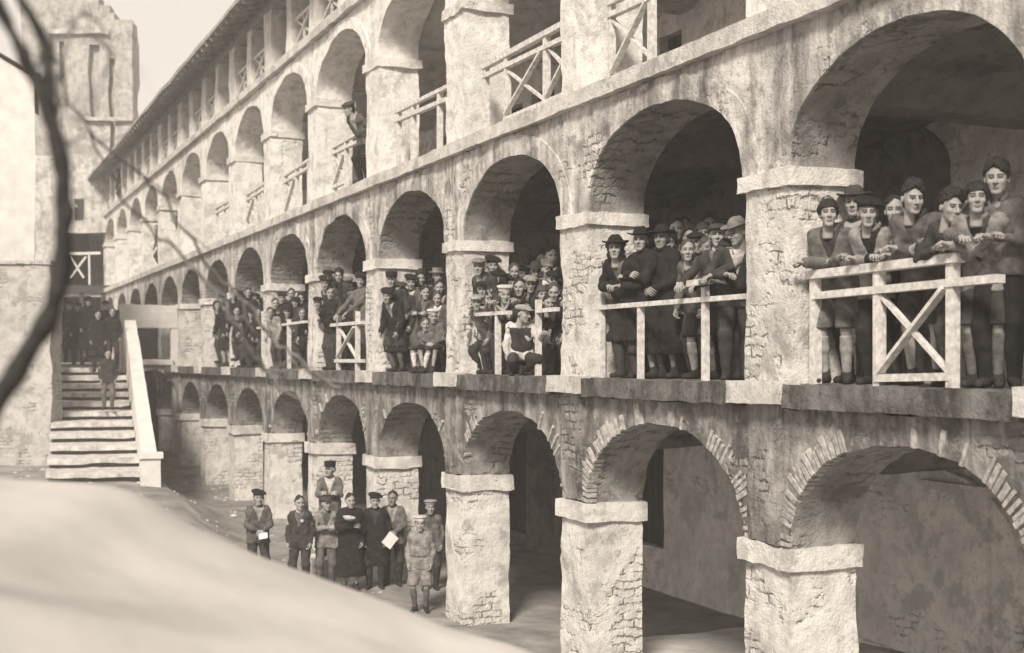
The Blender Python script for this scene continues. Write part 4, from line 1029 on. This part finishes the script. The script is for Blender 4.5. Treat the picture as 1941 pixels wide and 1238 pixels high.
person(1802, 390, .18, 'wavy haired boy looking down sideways above the post right of the cross brace', phi=30, look=34, pitch=-12, lean=24, top=('jacket', 'wool_dark'), low=('trousers', 'wool_dark'), hair='wavy', arms='rail', rail=rz_(1800, 484), face=0, **K)
person(1851, 374, .20, 'boy with dark fringe and light grey jacket leaning over the right of the near rail', phi=32, look=4, pitch=2, lean=26, top=('jacket', 'cloth_light'), low=('shorts', 'wool_dark'), sock='wool_mid', hair='fringe', arms='cross', rail=rz_(1840, 476), face=1, **K)
person(1889, 338, .34, 'tall boy with swept wavy hair and open grey shirt at the right edge', phi=38, look=-4, pitch=-4, lean=14, top=('shirt', 'wool_mid'), low=('trousers', 'wool_black'), hair='wavy', arms='rail', collar='wool_mid', rail=rz_(1895, 458, .12), face=2, **K)

GB = 'men and boys behind the plain railing of the second arch'
K = dict(group=GB)
person(1166, 470, .06, 'person in black hat and black coat leaning out beside the pier, ' + A2, phi=25, look=-8, lean=24, top=('coat', 'wool_black'), hat='brim', hair='bob', arms='rail', rail=(.05, F1 + 1.0), lod=0, curl=.8, group=GB)
person(1214, 456, .34, 'broad man in black brimmed hat and long black robe, hand before his chest', phi=10, look=-14, lean=6, top=('robe', 'wool_black'), hat='brim', arms=('chest', 'chest'), lod=0, face=2, group=GB)
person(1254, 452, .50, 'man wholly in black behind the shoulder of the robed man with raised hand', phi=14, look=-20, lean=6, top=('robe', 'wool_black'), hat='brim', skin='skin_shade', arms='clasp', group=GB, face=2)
person(1283, 436, 1.00, 'dark haired youth in the back row right of the two men in black', phi=25, look=-4, top=('jacket', 'wool_dark'), face=2, **K)
person(1309, 451, .82, 'wavy haired youth between the men in black and the tall post', phi=25, look=-2, top=('jacket', 'wool_mid'), hair='wavy', **K)
person(1333, 444, .90, 'boy with fringe and light jacket behind the tall post, ' + A2, phi=30, look=3, top=('jacket', 'cloth_light'), hair='fringe', face=1, **K)
person(1360, 447, .45, 'boy in flat cap and dark jacket with white collar, ' + A2, phi=30, look=0, top=('jacket', 'wool_dark'), hat='cap', hatm='felt_dark', collar='cloth_white', arms='rail', rail=(.10, F1 + .95), low=('shorts', 'wool_dark'), sock='cloth_light', **K)
person(1398, 440, .34, 'youth in light brimmed hat turned in profile beside the brick pier', phi=60, look=-50, lean=16, pitch=-14, top=('jacket', 'wool_dark'), hat='brim', hatm='felt_grey', arms='fold', rail=(.08, F1 + .98), collar='cloth_pale', face=2, lod=0, group=GB)
person(1304, 474, .50, 'small boy peering between the robed man and the tall post', phi=20, look=0, top=('jacket', 'wool_grey'), low=('shorts', 'wool_black'), sock='cloth_white', face=1, **K)

for i, (px, py, w, d, kw) in enumerate([
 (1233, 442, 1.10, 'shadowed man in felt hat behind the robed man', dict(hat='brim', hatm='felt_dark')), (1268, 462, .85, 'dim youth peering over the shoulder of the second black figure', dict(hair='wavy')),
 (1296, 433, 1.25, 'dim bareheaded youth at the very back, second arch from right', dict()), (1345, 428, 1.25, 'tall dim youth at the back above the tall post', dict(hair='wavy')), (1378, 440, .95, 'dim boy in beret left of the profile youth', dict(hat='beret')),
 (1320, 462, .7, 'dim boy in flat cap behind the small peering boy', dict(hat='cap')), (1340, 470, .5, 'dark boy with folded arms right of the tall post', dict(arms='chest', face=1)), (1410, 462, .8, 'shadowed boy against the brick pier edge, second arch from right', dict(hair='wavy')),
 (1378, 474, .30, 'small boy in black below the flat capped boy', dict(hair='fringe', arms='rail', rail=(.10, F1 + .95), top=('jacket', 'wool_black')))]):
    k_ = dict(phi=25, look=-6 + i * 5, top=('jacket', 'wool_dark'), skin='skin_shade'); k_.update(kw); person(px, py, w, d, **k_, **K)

GC = 'crowd packed into the third arch'
rows = [
 (908, 505, .50, 'boy in grey flat cap at left end, top row', dict(hat='cap', hatm='felt_grey', top=('jacket', 'wool_dark'))),
 (934, 504, .80, 'boy in black beret second from left, top row', dict(hat='beret', top=('jacket', 'wool_black'))),
 (956, 497, 1.05, 'boy in pale flat cap with lifted peak, back row', dict(hat='cap', hatm='cloth_light', top=('jacket', 'wool_grey'))),
 (993, 488, 1.15, 'man in straw boater standing highest in the crowd', dict(hat='boater', hatm='cloth_pale', top=('jacket', 'wool_dark'))),
 (1028, 492, 1.15, 'bareheaded wavy haired youth behind the crowd', dict(top=('jacket', 'wool_dark'), hair='wavy')),
 (1046, 486, 1.00, 'dark haired youth against the right pier, top row', dict(top=('jacket', 'wool_black'), face=2)),
 (975, 516, .85, 'boy with short crop below the straw boater', dict(top=('jacket', 'wool_dark'), face=1)),
 (1038, 511, .75, 'boy in grey peaked cap right of the middle', dict(hat='kepi', hatm='felt_grey', top=('jacket', 'wool_dark'))),
 (1006, 536, .55, 'boy in light flat cap in the middle of the crowd', dict(hat='cap', hatm='cloth_light', top=('jacket', 'wool_mid'))),
 (985, 543, .42, 'boy bending forward behind the white sleeved man', dict(top=('jacket', 'wool_black'), arms='out')),
 (930, 545, .30, 'pale faced boy leaning on the rail by the first post', dict(top=('jacket', 'wool_grey'), arms='fold', rail=(RX, F1 + .92))),
 (915, 546, .26, 'boy in dark flat cap low by the left pier', dict(hat='cap', hatm='felt_black', top=('jacket', 'wool_black'))),
 (957, 556, .20, 'boy in white sailor cap leaning low on the rail', dict(hat='sailor', hatm='cloth_white', top=('jacket', 'wool_dark'), arms='fold', rail=(RX, F1 + .9))),
 (1050, 552, .45, 'small boy squeezed against the right pier above the rail', dict(top=('jacket', 'wool_dark'), face=1)),
 (1028, 556, .50, 'small boy with fringe right of the white sleeved man', dict(top=('jacket', 'wool_black'), face=1, hair='fringe')),
 (903, 572, .30, 'small boy in pale cap at the left rail end', dict(hat='cap', hatm='cloth_pale', top=('jacket', 'wool_mid'), H=1.35)),
 (925, 564, .55, 'bareheaded boy in grey stooping behind the left rail', dict(top=('jacket', 'wool_mid'), low=('shorts', 'wool_mid'), H=1.4)),
 (944, 528, .62, 'boy in dark beret in the middle row on the left', dict(hat='beret', top=('jacket', 'wool_dark'))),
 (948, 514, 1.2, 'dim boy in shadow behind the dark berets', dict(hair='wavy', skin='skin_shade', top=('jacket', 'wool_black'))),
 (970, 536, .70, 'boy in black beret just above the white sailor cap', dict(hat='beret', top=('jacket', 'wool_black'))),
 (1008, 502, 1.3, 'dim capped youth at the very back', dict(hat='cap', hatm='felt_dark', skin='skin_shade', top=('jacket', 'wool_black'))),
 (1048, 528, .7, 'boy in dark flat cap by the right pier', dict(hat='cap', hatm='felt_black', top=('jacket', 'wool_dark'))),
 (918, 522, 1.0, 'shadowed bareheaded youth behind the left berets', dict(skin='skin_shade', top=('jacket', 'wool_black'))),
 (990, 520, 1.0, 'dim boy in beret at the centre of the back', dict(hat='beret', skin='skin_shade', top=('jacket', 'wool_black'))),
 (1030, 530, .8, 'dark boy with fringe, middle right of the crowd', dict(hair='fringe', top=('jacket', 'wool_black'))),
 (1040, 572, .4, 'small dark boy low right of the tall post', dict(H=1.3, top=('jacket', 'wool_black'))),
 (1016, 515, .92, 'shadowed man in dark felt hat in the back row', dict(hat='brim', hatm='felt_dark', top=('coat', 'wool_black'), face=2)),
]
for i, (px, py, w, d, kw) in enumerate(rows):
    person(px, py, w, d + ', ' + A3, phi=20 + (i * 37) % 30, look=-14 + (i * 53) % 34, pitch=-4 - (i * 29) % 9, group=GC, **kw)
person(991, 594, .0, 'man with white sleeves and dark waistcoat crouching outside the rail, third arch from right', phi=80, look=62, pitch=-8, lean=20, H=1.5, hat='cap', hatm='cloth_pale', top=('shirt', 'cloth_white'), low=('trousers', 'wool_dark'), arms=('hang', 'out'), hair='short', group=GC, curl=1.2, lod=0, face=2, extra='vest')

GD = 'boys in the open fourth arch'
rows = [
 (742, 530, .75, 'boy in tall dark cap nearest the left pier, back row', dict(hat='kepi', hatm='felt_black', top=('jacket', 'wool_dark'))),
 (734, 560, .02, 'boy in dark beret and long black coat leaning out', dict(hat='beret', top=('coat', 'wool_black'), lean=30, H=1.55, phi=30, look=-20, low=('shorts', 'wool_dark'), sock='wool_mid')),
 (760, 547, .30, 'boy in grey cap and dark overcoat, second along the edge', dict(hat='cap', hatm='felt_dark', top=('coat', 'wool_dark'), low=('shorts', 'wool_dark'), sock='cloth_light', phi=30)),
 (779, 536, .48, 'boy in black beret and grey coat in the middle', dict(hat='beret', top=('coat', 'wool_grey'), arms='clasp', low=('shorts', 'wool_dark'), sock='cloth_pale')),
 (797, 528, .80, 'wavy haired boy with white collar right of the middle', dict(collar='cloth_white', top=('jacket', 'wool_dark'), hair='wavy')),
 (812, 512, 1.10, 'boy in pale cap at the back, standing highest', dict(hat='cap', hatm='cloth_pale', top=('jacket', 'wool_dark'))),
 (830, 524, .85, 'man in wide straw hat beside the right pier', dict(hat='boater', hatm='cloth_pale', top=('jacket', 'wool_black'), face=2)),
 (833, 545, .62, 'bareheaded youth in black below the straw hat', dict(top=('jacket', 'wool_black'), hair='short')),
 (806, 556, .45, 'small dark boy with clasped hands before the taller ones', dict(top=('jacket', 'wool_dark'), arms='chest', H=1.35)),
 (829, 566, .36, 'pale faced boy in grey bending beside the right pier', dict(top=('jacket', 'wool_grey'), face=1, H=1.3)),
 (821, 600, .16, 'boy in bright white cap sitting low at the edge', dict(hat='sailor', hatm='cloth_white', top=('jacket', 'wool_mid'), H=1.28, legs='sit', arms='clasp', low=('shorts', 'wool_black'), lean=10)),
 (752, 520, 1.1, 'shadowed youth at the back left', dict(skin='skin_shade', hair='wavy', top=('jacket', 'wool_black'))),
 (790, 548, .62, 'boy in dark beret crowded in the middle', dict(hat='beret', top=('jacket', 'wool_black'))),
 (820, 540, .9, 'shadowed boy in cap under the straw hat', dict(hat='cap', skin='skin_shade', top=('jacket', 'wool_black'))),
 (806, 615, .06, 'small bareheaded boy sitting low beside the white cap', dict(top=('jacket', 'wool_mid'), H=1.25, legs='sit', lean=14, low=('shorts', 'wool_dark'), sock='cloth_white', face=1)),
]
for i, (px, py, w, d, kw) in enumerate(rows):
    k_ = dict(phi=20 + (i * 31) % 26, look=-10 + (i * 41) % 28, pitch=-3 - (i * 23) % 8); k_.update(kw)
    person(px, py, w, d + ', ' + A4, group=GD, **k_)

GE = 'boys over the cross braced railing of the fifth arch'
RL = (.08, F1 + .98)
rows = [
 (602, 573, -.12, 'boy in peaked cap leaning far out to the left', dict(hat='cap', hatm='felt_black', lean=36, H=1.55, top=('jacket', 'wool_black'), arms='rail', phi=10, look=-10, rail=RL)),
 (616, 536, 0.53, 'boy in dark beret second from the left pier', dict(hat='beret', top=('jacket', 'wool_dark'))),
 (622, 523, 0.75, 'boy in black cap at the back left', dict(hat='cap', hatm='felt_black', top=('jacket', 'wool_black'))),
 (642, 523, 0.75, 'boy with thick dark hair at the back middle', dict(hair='wavy', top=('jacket', 'wool_dark'))),
 (659, 537, 0.78, 'boy in light grey cap behind the others', dict(hat='cap', hatm='felt_grey', top=('jacket', 'wool_mid'))),
 (652, 554, 0.46, 'boy with round pale face leaning mid rail', dict(top=('jacket', 'wool_black'), arms='fold', rail=RL, face=1)),
 (683, 532, 0.52, 'boy in beret against the right pier', dict(hat='beret', top=('jacket', 'wool_mid'), arms='rail', rail=RL)),
 (626, 556, 0.45, 'small boy in black beside the leaning boy', dict(top=('jacket', 'wool_black'), arms='fold', rail=RL, H=1.5)),
 (673, 488, 0.89, 'man in soft grey hat high above the rest', dict(hat='brim', hatm='felt_grey', top=('jacket', 'wool_mid'))),
 (634, 545, .3, 'dark boy in flat cap in the second row', dict(hat='cap', top=('jacket', 'wool_black'))), (671, 512, .9, 'shadowed youth behind the beret boy', dict(skin='skin_shade', hair='wavy')), (664, 570, .5, 'small dark boy behind the cross brace', dict(H=1.3, top=('jacket', 'wool_black'))), (640, 566, .45, 'low dark boy in beret left of the cross brace', dict(H=1.35, hat='beret', top=('jacket', 'wool_black'))),
 (666, 556, 0.57, 'boy with dark fringe behind the right post', dict(hair='fringe', top=('jacket', 'wool_dark'))),
]
for i, (px, py, w, d, kw) in enumerate(rows):
    k_ = dict(phi=20 + (i * 31) % 26, look=-8 + (i * 41) % 20, pitch=-4 - (i * 23) % 8, lod=2); k_.update(kw)
    person(px, py, w, d + ', ' + A5, group=GE, **k_)

GF = 'dim figures in the far middle arches'
rows = [
 (552, 558, .75, 'dim bareheaded youth at the back of the sixth arch', {}), (560, 573, .45, 'dim boy in a flat cap amid the sixth arch crowd', dict(hat='cap')), (571, 566, .6, 'wavy haired boy by the right pier of the sixth arch', dict(hair='wavy')),
 (573, 593, .3, 'low pale faced boy by the right pier of the sixth arch', dict(face=1)), (534, 566, .6, 'boy in black beret on the left of the sixth arch', dict(hat='beret')), (545, 590, .25, 'stooping boy in cap at the front of the sixth arch', dict(hat='cap')),
 (522, 575, .35, 'dark boy at the left pier of the sixth arch', {}), (512, 592, -.12, 'boy in light jacket leaning out beside the thin post of the sixth arch', dict(top=('jacket', 'cloth_pale'), lean=28)),
 (443, 556, .4, 'dark bareheaded youth on the left of the seventh arch', {}), (455, 562, .6, 'man in brimmed hat amid the seventh arch', dict(hat='brim')), (470, 556, .7, 'tall man in coat at the back of the seventh arch', {}), (483, 566, .5, 'boy in beret on the right of the seventh arch', dict(hat='beret')), (441, 574, .05, 'boy peering round the left pier of the seventh arch', dict(lean=24)),
 (536, 610, .2, 'small dark boy low behind the far rail of the sixth arch', dict(H=1.3)), (464, 580, .3, 'boy in black at the front of the seventh arch', dict(hat='beret')), (490, 590, .2, 'long haired figure by the right pier of the seventh arch', dict(hair='bob')),
 (412, 578, -.10, 'long haired figure leaning at the eighth arch pier', dict(hair='bob', low=('shorts', 'wool_dark'), sock='cloth_pale')), (425, 588, .4, 'dark boy in the eighth arch behind the leaning figure', {}), (433, 575, .5, 'man in flat cap deep in the eighth arch', dict(hat='cap')),
]
rows += [
 (528, 590, .45, 'hatless dark figure low at the left of the sixth arch', {}), (563, 598, .5, 'dark boy in beret low amid the sixth arch', dict(hat='beret')), (540, 578, .9, 'shadowed man in felt hat deep in the sixth arch', dict(hat='brim')),
 (579, 578, .8, 'shadowed youth against the right edge of the sixth arch', dict(hair='wavy')), (449, 590, .35, 'dark boy low at the front left of the seventh arch', {}), (476, 594, .3, 'dark boy in flat cap low at the seventh arch front', dict(hat='cap')),
 (462, 570, .9, 'shadowed long haired figure deep in the seventh arch', dict(hair='bob')), (488, 574, .8, 'shadowed tall youth behind the seventh arch right pier', dict(hair='wavy')), (418, 570, .8, 'shadowed figure in beret inside the eighth arch', dict(hat='beret')),
]
for i, (px, py, w, d, kw) in enumerate(rows):
    k_ = dict(phi=24 + (i * 31) % 26, look=-8 + (i * 41) % 20, pitch=-4, lod=2, top=('coat' if i % 3 == 1 else 'jacket', ('wool_black', 'wool_dark', 'wool_black', 'wool_black')[i % 4])); k_.update(kw)
    person(px, py, w, d, group=GF, **k_)

GH = 'figures on the upper galleries'
person(661, 206, -.25, 'boy in grey beret leaning on his elbows over the upper balcony rail', floor=F2, phi=20, look=-70, pitch=-14, lean=38, H=1.6, top=('jacket', 'wool_grey'), low=('trousers', 'wool_black'), hat='beret', hatm='felt_dark', arms='fold', rail=(.02, on_plane(680, 250, .1).z), group=GH, collar='cloth_white')
person(333, 407, .0, 'dark figure leaning over the far upper balcony, nearer of two', floor=F2, phi=20, look=-30, lean=34, H=1.6, top=('jacket', 'wool_black'), lod=2, arms='rail', rail=(.1, F2 + 1.0), group=GH)
person(296, 433, .0, 'dark haired figure farthest along the upper balcony', floor=F2, phi=20, look=-30, lean=20, H=1.6, top=('jacket', 'wool_mid'), lod=2, group=GH)
person(222, 326, .0, 'tiny dark figure at the far attic gallery end', floor=F3, phi=20, look=-30, lean=30, H=1.6, top=('jacket', 'wool_black'), lod=2, group=GH)

GI = 'group standing in the courtyard'
def ground_person(px, py, Yd, label, **kw):
    H = kw.pop('H', 1.6); up = kw.pop('up', 0)
    # distance at which a standing figure of that height has its head there
    lo_, hi_ = 15.0, 26.0
    for _ in range(40):
        m = (lo_ + hi_) / 2; p = at(px, py, m); fl = float(terrain(np.array([p.x]), np.array([p.y]))[0]) + up
        if p.z - fl > .926 * H: lo_ = m
        else: hi_ = m
    p = at(px, py, m)
    return person(px, py, 0, label, pos_=p, floor=fl, group=GI, H=H, lean=3, **kw)
g1 = ground_person(490, 944, 22.6, 'youth in dark beret and grey jacket standing apart, white paper in hand', phi=88, look=10, H=1.6, top=('jacket', 'wool_grey'), hat='beret', arms='clasp', face=1, curl=.8)
g2 = ground_person(568, 954, 22.2, 'bareheaded man in dark suit with white collar and a flower on his chest', phi=60, look=14, H=1.58, top=('jacket', 'wool_dark'), collar='cloth_white', hair='short', arms='hang', face=2)
g3 = ground_person(625, 890, 22.8, 'man in dark peaked cap and grey tunic standing raised behind the courtyard group', phi=70, look=-30, H=1.65, up=.40, top=('jacket', 'wool_mid'), hat='kepi', hatm='felt_black', arms='chest', face=2)
g4 = ground_person(618, 955, 21.8, 'boy in rumpled light jacket and dark cap, left of the long black coat', phi=80, look=30, H=1.55, top=('jacket', 'cloth_light'), low=('trousers', 'wool_mid'), arms=('chest', 'hang'), hat='cap', hatm='felt_dark')
g5 = ground_person(664, 950, 21.3, 'man in long black overcoat holding up a white topped cap', phi=75, look=16, H=1.62, top=('robe', 'wool_black'), arms=('chest', 'hang'), hair='short', face=2)
g6 = ground_person(711, 950, 21.4, 'young man in wide black beret and black coat, middle of the courtyard group', phi=70, look=4, H=1.60, top=('coat', 'wool_black'), hat='beret', arms='hang')
g7 = ground_person(744, 945, 21.6, 'dark haired youth in grey jersey holding an open white sheet', phi=70, look=-16, H=1.62, top=('jacket', 'wool_mid'), arms='clasp', skin='skin_shade', face=2)
g8 = ground_person(768, 938, 22.0, 'man in dark brimmed hat at the back of the courtyard group', phi=70, look=10, H=1.58, top=('jacket', 'wool_dark'), hat='brim')
g9 = ground_person(796, 993, 20.3, 'boy in white cap, belted light uniform and shorts in front of the pier', phi=62, look=2, H=1.46, top=('jacket', 'cloth_light'), low=('shorts', 'cloth_light'), sock='wool_mid', hat='sailor', hatm='cloth_white', arms='hang', belt='wool_mid', face=1)
g10 = ground_person(816, 962, 21.2, 'boy in pale cap half hidden by the ground pier', phi=70, look=4, H=1.5, top=('jacket', 'wool_mid'), hat='sailor', hatm='cloth_pale')
def flat_thing(nm, c, size, rot, mat, label, cat, group=None):
    mb = MB(); mb.box((-size[0] / 2, -size[1] / 2, -.002), (size[0] / 2, size[1] / 2, .002), .05); o = mb.build(nm, M[mat], None, False, .004, 0, 9)
    o.location = c; o.rotation_euler = rot; tag(o, label, cat, group); return o
ps = g7[5]['W'](g7[3][1][2] + np.array((0, -.14, -.12))); flat_thing('paper_sheet', tuple(ps), (.19, .24), (R(70), R(40), -TH + R(10)), 'paper', 'white sheet of paper held by the youth in grey jersey', 'paper')
ps = g1[5]['W'](g1[3][1][2] + np.array((.05, -.14, -.06))); flat_thing('paper_sheet', tuple(ps), (.15, .10), (R(60), R(-10), -TH), 'paper', 'folded white paper held low by the youth standing apart', 'paper')
mb = LB(); mb.tube([(0, -.018, 0), (0, 0, 0), (0, .02, 0)], [.018, .034, .012], 10); fo = mb.build('flower', M['cloth_white'], g2[0], True)
fo.location = tuple(g2[5]['hipc'] + g2[5]['up'] * .36 + np.array((.07, -.140, 0)))
V, Q = tpl('sailor', 1); co = link('held_cap', mesh_np('held_cap', V, Q, [M['cloth_white']])); pc = g5[5]['W'](g5[3][1][2] + np.array((-.06, -.12, .10))); co.location = tuple(pc); co.rotation_euler = (R(8), R(5), 0); co.scale = (.9, .9, .55)
tag(co, 'white topped cap held up by the man in the long black overcoat', 'cap')
mb = MB(); b0 = g3[0].location; mb.box((b0.x - .35, b0.y - .4, -.6), (b0.x + .35, b0.y + .4, b0.z), .15); tag(mb.build('stone_block', M['cap'], None, True, .012, .01, 3), 'rough stone block under the man in the peaked cap', 'stone block')

GJ = 'people coming down the stone stair'
for px, py, Yd, pz, lab, kw in ((168, 572, 38.5, 700, 'man in black robe and brimmed hat at the top of the stair', dict(top=('robe', 'wool_black'), hat='brim', H=1.75)),
    (186, 598, 37.5, 706, 'bareheaded man in black coat on the top steps', dict(top=('coat', 'wool_black'), H=1.7)), (148, 582, 39.5, 698, 'dark capped figure left of the robed man at the stair top', dict(top=('coat', 'wool_black'), hat='cap')),
    (213, 592, 38.8, 700, 'dark youth by the parapet at the stair top', dict(top=('jacket', 'wool_black'))), (205, 672, 33.5, 778, 'dark boy half way down the stair near the parapet', dict(top=('jacket', 'wool_dark'), low=('trousers', 'wool_mid'), H=1.5)),
    (132, 580, 40.2, 697, 'dark figure in beret farthest left at the stair top', dict(top=('coat', 'wool_dark'), hat='beret')), (200, 580, 40.4, 697, 'tall dark figure behind the others at the stair top', dict(top=('coat', 'wool_black'), hat='brim'))):
    p = at(px, py, Yd); person(px, py, 0, lab, pos_=p, floor=at(px, pz, Yd).z, group=GJ, lod=2, phi=84, look=0, **kw)
